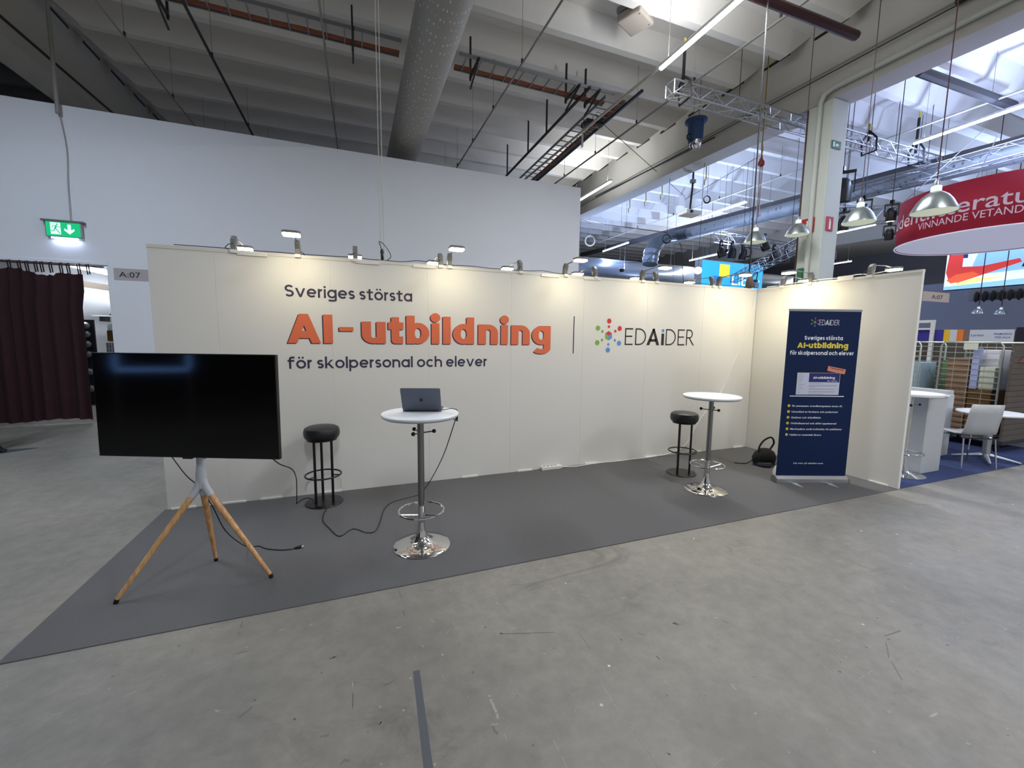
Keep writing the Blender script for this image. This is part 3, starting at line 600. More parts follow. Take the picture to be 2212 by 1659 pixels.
MB().tube([(1.232, -1.222, .013), (1.245, -1.221, .016), (1.275, -1.218, .018), (1.285, -1.217, .016)], [.004, .010, .014, .012], 8).build('plug_body', 'black', t, True)
for s in (-.007, .007): MB().tube([(1.285, -1.217+s, .017), (1.302, -1.215+s, .017)], .002, 5).build('pin', 'steel', t, True)

# --------------------------------------------------------------- laptop
lz = 1.1015; lt = thing('laptop', 'open grey laptop with dark fruit logo on the left bar table', 'laptop', (2.213, -1.463, lz), -.29); A_ = WM[lt.name]
MB().box((-.152, .004, 0), (.152, .212, .011), A_).build('keyboard_base', 'laptop', lt, bevel=.005)
MB().box((-.135, .03, .011), (.135, .12, .0125), A_).build('keyboard', 'black', lt)
MB().tube([A_ @ V((-.13, .004, .010)), A_ @ V((.13, .004, .010))], .005, 8).build('hinge', 'black', lt, True)
Lm = A_ @ Matrix.Translation((0, .004, .012)) @ Matrix.Rotation(math.radians(29), 4, 'X')
def rrect(w_, h_, r, n=5):
    out = []
    for cx, cy, a in ((w_-r, r, -90), (w_-r, h_-r, 0), (r, h_-r, 90), (r, r, 180)):
        out += [(cx+r*math.cos(math.radians(a+90*i/n)), cy+r*math.sin(math.radians(a+90*i/n))) for i in range(n+1)]
    return out
X3 = Lm.to_3x3()
MB().prism(rrect(.304, .212, .01), Lm @ V((-.152, 0, 0)), X3 @ V((1, 0, 0)), X3 @ V((0, 0, 1)), X3 @ V((0, .006, 0))).build('lid', 'laptop', lt)
MB().prism(rrect(.29, .195, .006), Lm @ V((-.145, .0062, .009)), X3 @ V((1, 0, 0)), X3 @ V((0, 0, 1)), X3 @ V((0, .0006, 0))).build('display', 'screen', lt)
ap = [(0, -.9), (.25, -1.0), (.5, -.85), (.78, -.35), (.62, -.1), (.58, .2), (.75, .48), (.5, .62), (.25, .6), (0, .5), (-.25, .6), (-.55, .58), (-.8, .3), (-.82, -.1), (-.65, -.6), (-.4, -.95), (-.2, -.98)]
m = MB().flat([(a*.017, b*.017) for a, b in ap], Lm @ V((0, -.0006, .105)), X3 @ V((1, 0, 0)), X3 @ V((0, 0, 1)))
m.flat([(a*.017, b*.017) for a, b in ((.02, .7), (.2, .75), (.34, .95), (.36, 1.15), (.15, 1.05), (.03, .88))], Lm @ V((0, -.0006, .105)), X3 @ V((1, 0, 0)), X3 @ V((0, 0, 1)))
m.build('lid_logo', 'laptoplogo', lt)
cable('laptop_cable', 'short black cable from the laptop over the table edge', [(2.365, -1.46, 1.107), (2.40, -1.44, 1.107), (2.45, -1.42, 1.109), (2.485, -1.43, 1.106), (2.503, -1.44, 1.095), (2.506, -1.43, 1.06), (2.505, -1.425, 1.03)], .003)
t = thing('cable_adapter', 'small black cable adapter hanging at the laptop table edge', 'adapter', (2.506, -1.425, 1.0))
MB().tube([(2.506, -1.425, 1.05), (2.506, -1.42, 1.0)], [.008, .006], 8).build('connector', 'black', t, True)
MB().tube([(2.505, -1.42, 1.005), (2.49, -1.425, 1.01), (2.475, -1.43, 1.02)], .004, 6).build('tie', 'black', t, True)

# --------------------------------------------------------------- roll-up banner
by = -.348; bn = thing('rollup_banner', 'tall navy roll-up banner with yellow and white text', 'banner', (6.837, -1.50, .006), by); B = WM[bn.name]
bp_ = lambda x, y, z: B @ V((x, y, z-.006))
bX = B.to_3x3() @ V((1, 0, 0)); bY = B.to_3x3() @ V((0, 1, 0)); bO = bp_(0, -.0, .006)
MB().prism([(-.055, .006), (.045, .006), (.055, .03), (.045, .07), (.012, .088), (-.015, .088), (-.05, .06)], bp_(-.435, -.0, 0), bY, (0, 0, 1), bX*.87).build('cassette', 'alu', bn, bevel=.004)
for s in (-1, 1): MB().prism([(-.057, .005), (.047, .005), (.057, .03), (.047, .072), (.012, .09), (-.015, .09), (-.052, .062)], bp_(.435 if s > 0 else -.447, 0, 0), bY, (0, 0, 1), bX*.012).build('end_cap', 'greyplastic', bn)
for x in (-.23, .19): MB().box((x-.028, -.20, .0065), (x+.028, .04, .0095), B @ Matrix.Translation((0, 0, -.006)) @ Matrix.Translation((x, 0, 0)) @ Matrix.Rotation(.0, 4, 'Z') @ Matrix.Translation((-x, 0, 0))).build('foot', 'alu', bn)
MB().tube([bp_(0, .04, .06), bp_(0, .02, 2.05)], .009, 8).build('support_pole', 'alu', bn, True)
MB().box((-.43, -.006, 2.043), (.43, .008, 2.072), B @ Matrix.Translation((0, 0, -.006))).build('top_rail', 'alu', bn, bevel=.003)
sh = MB().box((-.425, -.0015, .085), (.425, .0, 2.045), B @ Matrix.Translation((0, 0, -.006))).build('banner_sheet', 'navy', bn)
fo = bp_(0, -.003, 0); fo2 = bp_(0, -.0036, 0); fo3 = bp_(0, -.0042, 0); fo4 = bp_(0, -.0048, 0); bu = bX; bv = V((0, 0, 1))
LG = {}; logo(lambda n: LG.setdefault(n, MB()), -.112, 1.922, .23, fo, bu, bv)
for k_, m in LG.items(): m.build('logo_'+k_, k_, sh)
m = MB(); edaider(m, m, -.062, 1.888, .238/1.212, .27, fo, bu, bv)
lettering(m, 'Sveriges största', fo, bu, bv, .452, .0098, .046, .036, .049, -.013, .0048, -.22, 1.716)
lettering(m, 'för skolpersonal och elever', fo, bu, bv, .755, .0098, .046, .036, .049, -.013, .0048, -.378, 1.542); m.build('white_lettering', 'wtext', sh)
m = MB(); lettering(m, 'AI-utbildning', fo, bu, bv, .602, .0165, .062, .05, .066, -.024, .005, -.298, 1.622); m.build('yellow_lettering', 'ytext', sh)
rect = lambda a, b, c, d: [(a, c), (b, c), (b, d), (a, d)]
MB().flat(rect(-.275, .25, 1.065, 1.35), fo, bu, bv).build('screen_frame_print', 'black', sh)
MB().flat(rect(-.268, .243, 1.072, 1.333), fo2, bu, bv).build('screen_print', 'scrgrey', sh)
MB().flat(rect(-.126, .238, 1.222, 1.33), fo3, bu, bv).build('header_print', 'indigo', sh)
m = MB(); lettering(m, 'AI-utbildning', fo4, bu, bv, .26, .0065, .026, .021, .028, -.01, .002, -.078, 1.262); font_text(m, 'för elever', fo4, bu, bv, .013, .12, .02, .095, 1.232); m.build('header_lettering', 'wtext', sh)
m = MB()
for i, (a, b) in enumerate(((-.255, .05), (-.255, .07), (-.255, .06), (-.255, .055), (-.255, .04), (-.255, .08), (-.255, .05), (-.255, .075), (-.255, .035), (-.255, .04))): m.flat(rect(a, a+b, 1.312-i*.024, 1.316-i*.024), fo3, bu, bv)
for i, b in enumerate((.14, 0, .34, .33, .07, 0, .34, .3, 0, .33, .32, 0, .18)):
    if b: m.flat(rect(-.12, -.12+b, 1.205-i*.0105, 1.2085-i*.0105), fo3, bu, bv)
m.build('screen_text_print', 'dgrey', sh)
MB().flat(rect(-.336, .312, 1.05, 1.06), fo, bu, bv).build('laptop_line_print', 'wtext', sh)
MB().flat([(.08, 1.358), (.293, 1.318), (.303, 1.375), (.090, 1.415)], fo4, bu, bv).build('tag_print', 'salmon', sh)
m = MB(); font_text(m, 'Testa gratis', bp_(0, -.0054, 0), bX*math.cos(-.18)+V((0, 0, 1))*math.sin(-.18), bX*-math.sin(-.18)+V((0, 0, 1))*math.cos(-.18), .02, .17, .015, -.14, 1.385); m.build('tag_lettering', 'ink2', sh)
bl = ['Få gemensam grundkompetens inom AI', 'Utvecklad av forskare och pedagoger', 'Gedigen och tidseffektiv', 'Onlinebaserad och alltid uppdaterad', 'Marknadens enda holistiska AI-utbildning', 'Hyllad av tusentals lärare']
wd = [.598, .56, .36, .55, .622, .38]; m = MB(); md = MB(); mc = MB()
for i, s in enumerate(bl):
    z = .9385-i*.0697; m = MB(); font_text(m, s, fo, bu, bv, .021, wd[i], .018, -.298, z-.011); m.build('bullet_lettering', 'wtext', sh)
    md.flat([(-.336+.0165*math.cos(t_*math.pi/8), z+.0165*math.sin(t_*math.pi/8)) for t_ in range(16)], fo, bu, bv)
    for q in strip([(-.344, z), (-.338, z-.007), (-.327, z+.008)], .004): mc.flat(q, fo2, bu, bv)
m = MB(); font_text(m, 'Läs mer på edaider.com', fo, bu, bv, .019, .36, .015, -.222, .232)
m.build('web_lettering', 'wtext', sh); md.build('bullet_dots', 'ytext', sh); mc.build('check_marks', 'ink2', sh)
# bags behind the banner
t = thing('black_bag', 'black bag with a looped handle on the carpet behind the banner', 'bag', (6.95, -.80, .006))
m = MB(); m.lathe((6.98, -.78, .006), [(.10, 0), (.15, .03), (.16, .10), (.13, .17), (.07, .215), (.0001, .22)], 18, Matrix.Scale(1.5, 3, V((.8, -.6, 0))) if False else Matrix.Diagonal((1.15, .75, 1)).to_3x3()); m.build('bag_body', 'softblack', t, True)
MB().lathe((6.90, -.84, .006), [(.09, 0), (.105, .02), (.09, .055), (.0001, .06)], 16).build('bag_foot', mat('slate_fabric', '2a2f3a', .8), t, True)
MB().tube(smoothpath([(6.85, -.80, .16), (6.87, -.78, .25), (6.95, -.78, .34), (7.06, -.80, .38), (7.12, -.8, .30), (7.08, -.78, .2)], 6), .012, 8).build('handle', 'softblack', t, True)
MB().tube(smoothpath([(6.84, -.80, .17), (6.80, -.78, .11), (6.76, -.72, .03), (6.70, -.68, .012), (6.62, -.62, .012)], 5), .006, 6).build('strap_tail', 'softblack', t, True)
m = MB(); n = 20; prof = [(.10, 0), (.125, .02), (.13, .06), (.11, .12), (.07, .16), (.03, .19), (.0001, .195)]
m.lathe((6.72, -1.24, .006), prof, n, Matrix.Diagonal((1, .7, 1)).to_3x3()); m.v = [(x+.012*math.sin(40*z+9*x), y+.01*math.sin(50*x+17*z), max(.006, z+.006*math.sin(60*y))) for x, y, z in m.v]
m.prism([(0, 0), (-.07, .012), (-.065, .03), (.01, .03)], (6.61, -1.22, .008), (.95, .3, 0), (0, 0, 1), (.01, -.05, 0))
tag(rebase(m.build('plastic_bag', 'palebag', None, True), (6.72, -1.24, .006)), 'crumpled white plastic bag beside the left foot of the banner', 'bag')

# =================================================================== FLOOR MARKS
tag(rebase(MB().add([(1.956, -2.773, .0012), (1.988, -2.777, .0012), (1.962, -3.4, .0012), (1.926, -3.4, .0012)], [(0, 1, 2, 3)]).build('floor_tape', 'tape'), (1.96, -3.1, .0012)), 'strip of dark grey tape on the concrete in the foreground', 'tape')
MARKS = [('p', 0.016, [(2.275,-3.04),(2.277,-3.099),(2.279,-3.141),(2.277,-3.171)]),
 ('p', 0.005, [(2.464,-3.347),(2.462,-3.468)]),
 ('p', 0.004, [(3.196,-3.107),(3.194,-3.146)]),
 ('p', 0.005, [(1.667,-2.741),(1.672,-2.896)]),
 ('p', 0.004, [(2.818,-3.156),(2.812,-3.236),(2.809,-3.303)]),
 ('p', 0.004, [(2.809,-3.409),(2.809,-3.466),(2.811,-3.528),(2.808,-3.592)]),
 ('p', 0.004, [(2.76,-2.213),(2.879,-2.278),(2.967,-2.412),(3.179,-2.575)]),
 ('p', 0.006, [(2.622,-2.692),(2.64,-2.735)]),
 ('p', 0.005, [(2.277,-3.247),(2.278,-3.287)]),
 ('p', 0.012, [(1.782,-3.014),(1.789,-3.018)]),
 ('p', 0.014, [(2.109,-2.418),(2.125,-2.444)]),
 ('p', 0.007, [(2.176,-2.56),(2.188,-2.547)]),
 ('p', 0.016, [(1.905,-2.418),(1.933,-2.42)]),
 ('p', 0.008, [(2.239,-3.191),(2.271,-3.199)]),
 ('p', 0.004, [(3.99,-3.432),(3.958,-3.542)]),
 ('p', 0.005, [(4.142,-3.388),(4.089,-3.521)]),
 ('p', 0.004, [(4.056,-3.59),(4.184,-3.581)]),
 ('p', 0.004, [(4.768,-3.21),(4.788,-3.276)]),
 ('p', 0.007, [(4.995,-3.241),(4.973,-3.278)]),
 ('p', 0.006, [(4.403,-3.686),(4.41,-3.72)]),
 ('p', 0.004, [(3.018,-3.666),(3.08,-3.654)]),
 ('p', 0.004, [(4.538,-3.589),(4.603,-3.599)]),
 ('p', 0.012, [(4.243,-3.364),(4.257,-3.385)]),
 ('p', 0.012, [(6.202,-3.21),(6.192,-3.234)]),
 ('p', 0.008, [(3.421,-3.388),(3.414,-3.426)]),
 ('p', 0.006, [(3.195,-3.108),(3.195,-3.145)]),
 ('p', 0.005, [(4.909,-2.611),(4.91,-2.685)]),
 ('p', 0.006, [(0.672,-2.467),(0.706,-2.442)]),
 ('p', 0.005, [(0.419,-2.473),(0.454,-2.474)]),
 ('p', 0.01, [(1.088,-2.691),(1.107,-2.705)]),
 ('p', 0.006, [(0.47,-2.13),(0.475,-2.098)]),
 ('p', 0.008, [(0.474,-2.377),(0.491,-2.376)]),
 ('p', 0.003, [(1.671,-2.737),(1.67,-2.894)]),
 ('p', 0.003, [(0.925,-2.424),(1.02,-2.403)]),
 ('p', 0.005, [(1.29,-1.662),(1.29,-1.69)]),
 ('p', 0.01, [(0.738,-2.081),(0.747,-2.088)]),
 ('p', 0.01, [(1.239,-2.696),(1.245,-2.693)]),
 ('d', 0.012, [(2.123,-2.113),(2.195,-2.133)]),
 ('d', 0.018, [(2.465,-2.665),(2.471,-2.668)]),
 ('d', 0.008, [(2.893,-2.82),(2.89,-2.89),(2.885,-2.968)]),
 ('d', 0.03, [(2.51,-3.202),(2.538,-3.189),(2.56,-3.191),(2.542,-3.214)]),
 ('d', 0.02, [(2.24,-3.188),(2.245,-3.219),(2.253,-3.242)]),
 ('d', 0.006, [(1.789,-2.827),(1.803,-2.796),(1.829,-2.816),(1.854,-2.798),(1.875,-2.827)]),
 ('d', 0.005, [(1.805,-2.817),(1.87,-2.794)]),
 ('d', 0.012, [(1.561,-2.543),(1.585,-2.533)]),
 ('d', 0.02, [(1.964,-2.271),(1.961,-2.321)]),
 ('d', 0.02, [(1.954,-2.058),(1.968,-2.13)]),
 ('d', 0.008, [(2.764,-2.766),(2.459,-2.67)]),
 ('d', 0.012, [(3.21,-2.932),(3.239,-2.963)]),
 ('d', 0.025, [(3.468,-2.937),(3.5,-2.964)]),
 ('d', 0.02, [(1.62,-3.154),(1.638,-3.133),(1.666,-3.14)]),
 ('d', 0.006, [(4.392,-2.118),(4.398,-2.273),(4.405,-2.519)]),
 ('d', 0.006, [(5.301,-2.492),(5.285,-2.652),(5.286,-2.775),(5.284,-3.047)]),
 ('d', 0.016, [(4.507,-3.444),(4.695,-3.451)]),
 ('d', 0.01, [(4.519,-3.464),(4.372,-3.557),(4.257,-3.67)]),
 ('d', 0.014, [(3.766,-3.018),(3.785,-3.054)]),
 ('d', 0.012, [(3.565,-3.393),(3.568,-3.406)]),
 ('d', 0.012, [(4.936,-3.803),(4.931,-3.821)]),
 ('d', 0.006, [(5.799,-2.963),(5.821,-3.094)]),
 ('d', 0.02, [(3.467,-2.936),(3.481,-2.966)]),
 ('d', 0.014, [(2.878,-3.555),(2.885,-3.566)]),
 ('d', 0.006, [(3.588,-2.56),(3.856,-2.621)]),
 ('d', 0.04, [(3.41,-3.67),(3.612,-3.708),(3.742,-3.742),(3.842,-3.82),(3.958,-3.911),(3.962,-3.95)]),
 ('d', 0.06, [(3.216,-3.616),(3.235,-3.662)]),
 ('d', 0.05, [(-0.163,-1.588),(-0.103,-1.548)]),
 ('d', 0.03, [(-1.883,1.223),(-1.977,1.627),(-1.824,1.608)]),
 ('d', 0.02, [(-1.888,1.916),(-1.725,1.898),(-1.605,2.015)]),
 ('d', 0.03, [(-0.071,-1.313),(-0.027,-1.183)]),
 ('d', 0.04, [(0.89,-2.162),(1.014,-2.177)]),
 ('d', 0.02, [(1.198,-2.771),(1.239,-2.727)]),
 ('d', 0.02, [(1.553,-2.538),(1.589,-2.53)]),
 ('d', 0.012, [(1.066,-2.211),(1.057,-2.047)]),
 ('d', 0.015, [(1.424,-2.861),(1.432,-2.866)]),
 ('d', 0.02, [(1.54,-2.992),(1.576,-2.997)])]

for key, nm, mm in (('p', 'pale_scuffs', mat('pale_scuff', '8f8d88', .7)), ('d', 'dark_scuffs', mat('dark_scuff', '66635f', .7))):
    mb = MB()
    for c_, w_, pts in MARKS:
        if c_ != key or w_ > .028 or min(q[1] for q in pts) < -4.6: continue
        pl = [pts[0]]
        for a_, b_ in zip(pts[:-1], pts[1:]):
            for k in range(1, 6): pl.append((a_[0]+(b_[0]-a_[0])*k/5+R.uniform(-.15, .15)*w_, a_[1]+(b_[1]-a_[1])*k/5+R.uniform(-.15, .15)*w_))
        n_ = len(pl)
        for i, q in enumerate(strip(pl, w_*(.75 if key == 'p' else .45))):
            if R.random() < .85: mb.flat(q, (0, 0, .0008), (1, 0, 0), (0, 1, 0))
    for _ in range(160 if key == 'p' else 60):
        x, y = R.uniform(-1.5, 7), R.uniform(-4.0, -2.05); r_ = R.choice((.003, .004, .006, .008))
        mb.flat([(x+r_*R.uniform(.7, 1.3)*math.cos(t_*1.05), y+r_*R.uniform(.7, 1.3)*math.sin(t_*1.05)) for t_ in range(6)], (0, 0, .0008), (1, 0, 0), (0, 1, 0))
    mb.build(nm, mm, fl, kind='stuff')

# =================================================================== LEFT BACKGROUND
t = thing('exit_sign', 'glowing green exit sign with running figure and down arrow', 'sign', (-3.16, HY-.06, 3.40))
MB().box((-3.41, HY-.075, 3.43), (-2.90, HY-.02, 3.71)).build('casing', 'boxgrey', t, bevel=.01)
MB().box((-3.39, HY-.08, 3.445), (-2.92, HY-.074, 3.695)).build('green_panel', 'exitgreen', t)
MB().box((-3.45, HY-.1, 3.70), (-2.86, HY, 3.73)).build('mounting_bar', 'greyplastic', t)
eo = (0, HY-.082, 0)
m = MB().flat(rect(-3.33, -3.19, 3.475, 3.68), eo, u, v)
m.flat([(-3.075+a, 3.56+b) for a, b in ((-.018, .1), (.03, .1), (.03, -.0), (.075, .03), (.075, -.01), (.006, -.075), (-.065, -.01), (-.065, .03), (-.018, 0))], eo, u, v); m.build('white_symbol', 'exitwhite', t)
m = MB(); e2 = (0, HY-.0835, 0)
m.flat([(-3.235+.014*math.cos(k*math.pi/5), 3.65+.014*math.sin(k*math.pi/5)) for k in range(10)], e2, u, v)
for pl, ww in (([(-3.245, 3.63), (-3.265, 3.575)], .026), ([(-3.262, 3.58), (-3.235, 3.54), (-3.205, 3.495)], .014), ([(-3.265, 3.58), (-3.285, 3.535), (-3.325, 3.53)], .014), ([(-3.25, 3.632), (-3.29, 3.62), (-3.31, 3.59)], .01), ([(-3.245, 3.628), (-3.215, 3.605), (-3.19, 3.605)], .01)):
    for q in strip(pl, ww): m.flat(q, e2, u, v)
m.build('running_figure', 'exitgreen', t)
MB().box((-3.34, HY-.07, 3.405), (-2.97, HY-.035, 3.43)).build('down_light', 'exitlamp', t)
area('light', (-3.15, HY-.05, 3.395), (.36, .02), .35, (.55, .65, 1), (0, .25, -1), t)
tag(rebase(MB().tube([(-3.07, 5.42, 5.56), (-3.06, 5.42, zc(5.4, 7.5))], .032, 8).build('ceiling_pole', 'conduit', None, True), (-3.07, 5.42, 5.56)), 'grey ceiling pole in front of the hall wall, above the exit sign', 'pole')
tag(MB().tube(smoothpath([(-3.07, 5.46, 5.6), (-3.02, 5.47, 5.0), (-3.05, 5.47, 4.4), (-3.06, 5.46, 3.74)], 4), .006, 5).build('sign_cord', 'conduit', None, True), 'thin cord hanging from the pole to the exit sign', 'cord')
# curtain
cu = thing('curtain', 'dark burgundy curtain tied to a rail across the doorway', 'curtain', (-4.6, 5.40, 0))
m = MB(); nx = 150; rows = 9; x0, x1 = -7.6, -2.92
ties = [-7.4, -7.1, -6.8, -6.5, -6.2, -5.95, -5.7, -5.45, -5.2, -4.95, -4.7, -4.45, -4.18, -3.93, -3.80, -3.70, -3.58, -3.50, -3.38, -3.24, -3.14, -2.99, -2.86]
for j in range(rows+1):
    tt = j/rows
    for i in range(nx+1):
        s_ = i/nx; xe = x1-(.10*math.exp(-((tt-.06)/.08)**2)*0)-(.04 if tt > .12 else 0) ; x = x0+(xe-x0)*s_
        near = min(ties, key=lambda q: abs(q-x)); top = 2.80-.05*min(1, abs(near-x)/.12)+(.05 if x < -3.6 else 0)-(.05 if -3.75 < x < -3.3 else 0)
        z = top*(1-tt)+(.075+.02*math.sin(x*5))*tt
        y = 5.40+(.035+.02*tt)*math.sin(s_*150+1.3*math.sin(s_*31))+.015*math.sin(s_*47+tt*2)
        m.v.append((x, y, z))
for j in range(rows):
    for i in range(nx): a = j*(nx+1)+i; m.f.append((a, a+1, a+nx+2, a+nx+1))
m.build('cloth', 'curtain', cu, True)
MB().tube([(-8, 5.40, 2.955), (-2.62, 5.40, 2.935)], .014, 8).build('rail', 'darkpipe', cu, True)
for x in ties:
    MB().tube([(x, 5.40, 2.78), (x-.01, 5.385, 2.96), (x+.015, 5.40, 2.975), (x+.03, 5.40, 2.79)], .010, 5).build('tie', 'curtain', cu, True)
# things behind the opening
t = thing('storeroom_light', 'bright tube light seen through the gap beside the curtain', 'lamp', (-4.2, 8.4, 3.2))
MB().tube([(-4.55, 8.5, 3.30), (-3.80, 8.4, 3.14)], .03, 8).build('diffuser', 'tube', t, True); MB().bar((-4.6, 8.5, 3.36), (-3.75, 8.4, 3.2), .1, .03).build('housing', 'white', t); MB().tube([(-4.2, 8.45, 3.3), (-4.2, 8.45, zc(8.4, 7.95))], .006, 5).build('hanger', 'galv', t)
area('light', (-4.2, 8.0, 3.3), (1.2, .2), 22, (.9, .95, 1), (0, .3, -1), t)
tag(MB().bar((-4.45, 8.5, 2.90), (-3.0, 8.45, 2.70), .12, .14).build('roof_strut', 'greywood'), 'brown sloping strut seen above the curtain edge', 'strut')
for z, nm in ((2.84, 'upper'), (2.64, 'lower')): tag(MB().box((-6, 8.44, z-.02), (-2.5, 8.5, z+.01)).build('wall_rail', 'white'), '%s pale rail crossing behind the doorway gap' % nm, 'rail')
t = thing('storage_shelf', 'white wall shelf behind the doorway with a dark object on it', 'shelf', (-4, 8.6, 2.1))
MB().box((-4.22, 8.4, 2.12), (-2.9, 9.3, 2.145)).build('board', 'white', t); MB().box((-4.1, 8.45, 2.0), (-4.0, 8.7, 2.12)).build('bracket', 'boxgrey', t)
tag(MB().prism([(0, 0), (.3, 0), (.3, .16), (.12, .12)], (-3.92, 8.45, 2.146), u, v, (0, .2, 0)).build('dark_case', 'black'), 'dark wedge shaped case on the white wall shelf', 'case')
t = thing('dark_rack', 'dark storage rack with grey bundles beside the curtain', 'rack', (-4.2, 8.0, 0))
MB().box((-4.6, 8, 0), (-4.02, 8.05, 2.02)).build('side', 'stain', t)
for z in (.4, .8, 1.22, 1.45, 1.68, 1.88): MB().sphere((-4.13, 7.9, z), .085, 8).build('bundle', 'galv', t, True)
t = thing('candy_jar', 'clear topped jar with a brown lower half on a small table', 'jar', (-3.46, 7.5, 1.52))
MB().box((-3.545, 7.42, 1.525), (-3.385, 7.58, 1.775)).build('brown_body', 'brown', t, bevel=.02); MB().lathe((-3.465, 7.5, 1.776), [(.08, 0), (.085, .1), (.06, .14), (.0001, .145)], 14).build('dome', 'glassy', t, True)
t = thing('plastic_crate_stand', 'grey post and crate stand behind the doorway', 'stand', (-3.4, 7.5, 0))
MB().box((-3.38, 7.45, 0), (-3.30, 7.55, 1.91)).build('post', 'boxgrey', t); MB().box((-3.62, 7.38, 1.50), (-3.36, 7.62, 1.52)).build('plate', 'white', t)
for i in range(4): MB().box((-3.56+i*.05, 7.4, 0), (-3.535+i*.05, 7.43, 1.49)).build('slat', 'boxgrey', t)
for z in (1.3, 1.4): MB().box((-3.56, 7.395, z), (-3.39, 7.405, z+.02)).build('crossbar', 'boxgrey', t)
tag(rebase(MB().add([(-2.66, 3.36, .003), (-6, 3.9, .003), (-6, 2.0, .003), (-2.9, 2.56, .003)][:0] or [(-2.69, 3.349, .004), (-7, 3.36, .004), (-7, .9, .004), (-4.2, 1.9, .004)], [(0, 1, 2, 3)]).build('dark_mat', 'darktarp'), (-4.5, 2.6, .004)), 'dark blue-grey mat corner on the floor at the far left', 'mat')
# person at the left edge
ps = thing('person', 'person in dark trousers and dark shoes at the left picture edge', 'person', (-3.14, 3.2, .004))
def skin_body(name, joints, edges_, radii, m, parent):
    me = bpy.data.meshes.new(name); inv = WM[parent.name].inverted(); me.from_pydata([tuple(inv @ V(j)) for j in joints], edges_, [])
    me.materials.append(M[m] if isinstance(m, str) else m)
    ob = bpy.data.objects.new(name, me); COL.objects.link(ob); ob.parent = parent; WM[ob.name] = WM[parent.name].copy()
    md = ob.modifiers.new('skin', 'SKIN'); md.use_smooth_shade = True
    for i, r_ in enumerate(radii): me.skin_vertices[0].data[i].radius = (r_, r_)
    me.skin_vertices[0].data[0].use_root = True
    sb = ob.modifiers.new('sub', 'SUBSURF'); sb.levels = 1; sb.render_levels = 2
    return ob
px, py = -3.22, 3.22
J_ = [(px, py, .98), (px, py, 1.2), (px, py, 1.42), (px, py+.01, 1.52), (px, py, 1.66), (px+.1, py, .93), (px+.1, py-.02, .52), (px+.085, py+.02, .12), (px-.1, py, .93), (px-.1, py+.1, .52), (px-.1, py+.25, .13), (px+.19, py, 1.42), (px+.24, py, 1.15), (px+.22, py-.12, .92), (px-.19, py, 1.42), (px-.24, py, 1.15), (px-.22, py-.12, .92)]
E_ = [(0, 1), (1, 2), (2, 3), (3, 4), (0, 5), (5, 6), (6, 7), (0, 8), (8, 9), (9, 10), (2, 11), (11, 12), (12, 13), (2, 14), (14, 15), (15, 16)]
skin_body('clothed_body', J_, E_, [.15, .14, .15, .055, .075, .10, .07, .058, .10, .07, .058, .06, .045, .035, .06, .045, .035], 'jeans', ps)
MB().lathe((px, py, 1.60), [(.04, 0), (.075, .03), (.082, .1), (.07, .17), (.0001, .2)], 14).build('head', mat('skin_tone', 'b98f7c', .5), ps, True)
MB().lathe((px, py+.012, 1.68), [(.082, 0), (.088, .05), (.075, .11), (.0001, .135)], 14).build('hair', mat('dark_hair', '1d1512', .7), ps, True)
for (sx, sy) in ((px+.10, py-.02), (px-.1, py+.23)):
    m = MB(); m.prism([(-.10, 0), (.19, 0), (.20, .025), (.15, .055), (.03, .09), (-.02, .125), (-.09, .125), (-.105, .06)], (sx-.03, sy-.045, .004), (1, -.1, 0), (0, 0, 1), (0, .09, 0)); m.build('shoe', 'black', ps, bevel=.015)

# =================================================================== HALL LIGHT TUBES
def tube_light(label, x, y0, y1, z=6.6, axis='y', drop=True, pw=None, col=(.93, .96, 1.0), up=.38):
    t = thing('tube_light', label, 'ceiling light', (x, (y0+y1)/2, z), 0, 'suspended tube lights'); L_ = abs(y1-y0)
    MB().box((x-.045, y0, z+.02), (x+.045, y1, z+.075)).build('housing', 'whiteplastic', t, bevel=.01)
    MB().prism([(-.035, .02), (-.03, -.012), (0, -.022), (.03, -.012), (.035, .02)], (x, y0+.01, z), (1, 0, 0), (0, 0, 1), (0, L_-.02, 0)).build('diffuser', 'tube', t)
    for yy in (y0+.2, y1-.2): MB().tube([(x, yy, z+.07), (x, yy, zc(yy, 7.9))], .004, 5).build('hanger', 'conduit', t, True)
    area('light', (x, (y0+y1)/2, z-.03), (.07, L_), (pw or TUBE_W)*L_, col, (0, 0, -1), t)
    if up: area('light', (x, (y0+y1)/2, z+.085), (.07, L_), (pw or TUBE_W)*L_*up, col, (0, 0, 1), t)  # added uplight to brighten the ceiling over the tube
    return t
BAY = (.46, .60, 1.0)
tube_light('large bright tube light above the truss end, nearest the middle', 7.08, -.9, 1.9)
tube_light('bright tube light just right of the hall wall top', 9.35, 6.8, 9.2)
tube_light('bright tube light over the far end of the lit ceiling bay', 14.86, 6.6, 8.85, col=BAY, up=.12)
tube_light('distant tube light low beside the big bent duct', 14.87, 13.4, 15.7, col=BAY, up=.12)
tube_light('long bright tube light at the right picture edge', 14.82, -3.2, 1.87, col=BAY, up=.12)
tube_light('tube light behind the column among the trusses', 22.2, 6.6, 8.4, col=BAY, up=.12)
tube_light('small distant tube light above the blue sign', 20.0, 11.6, 14.6, 6.3)
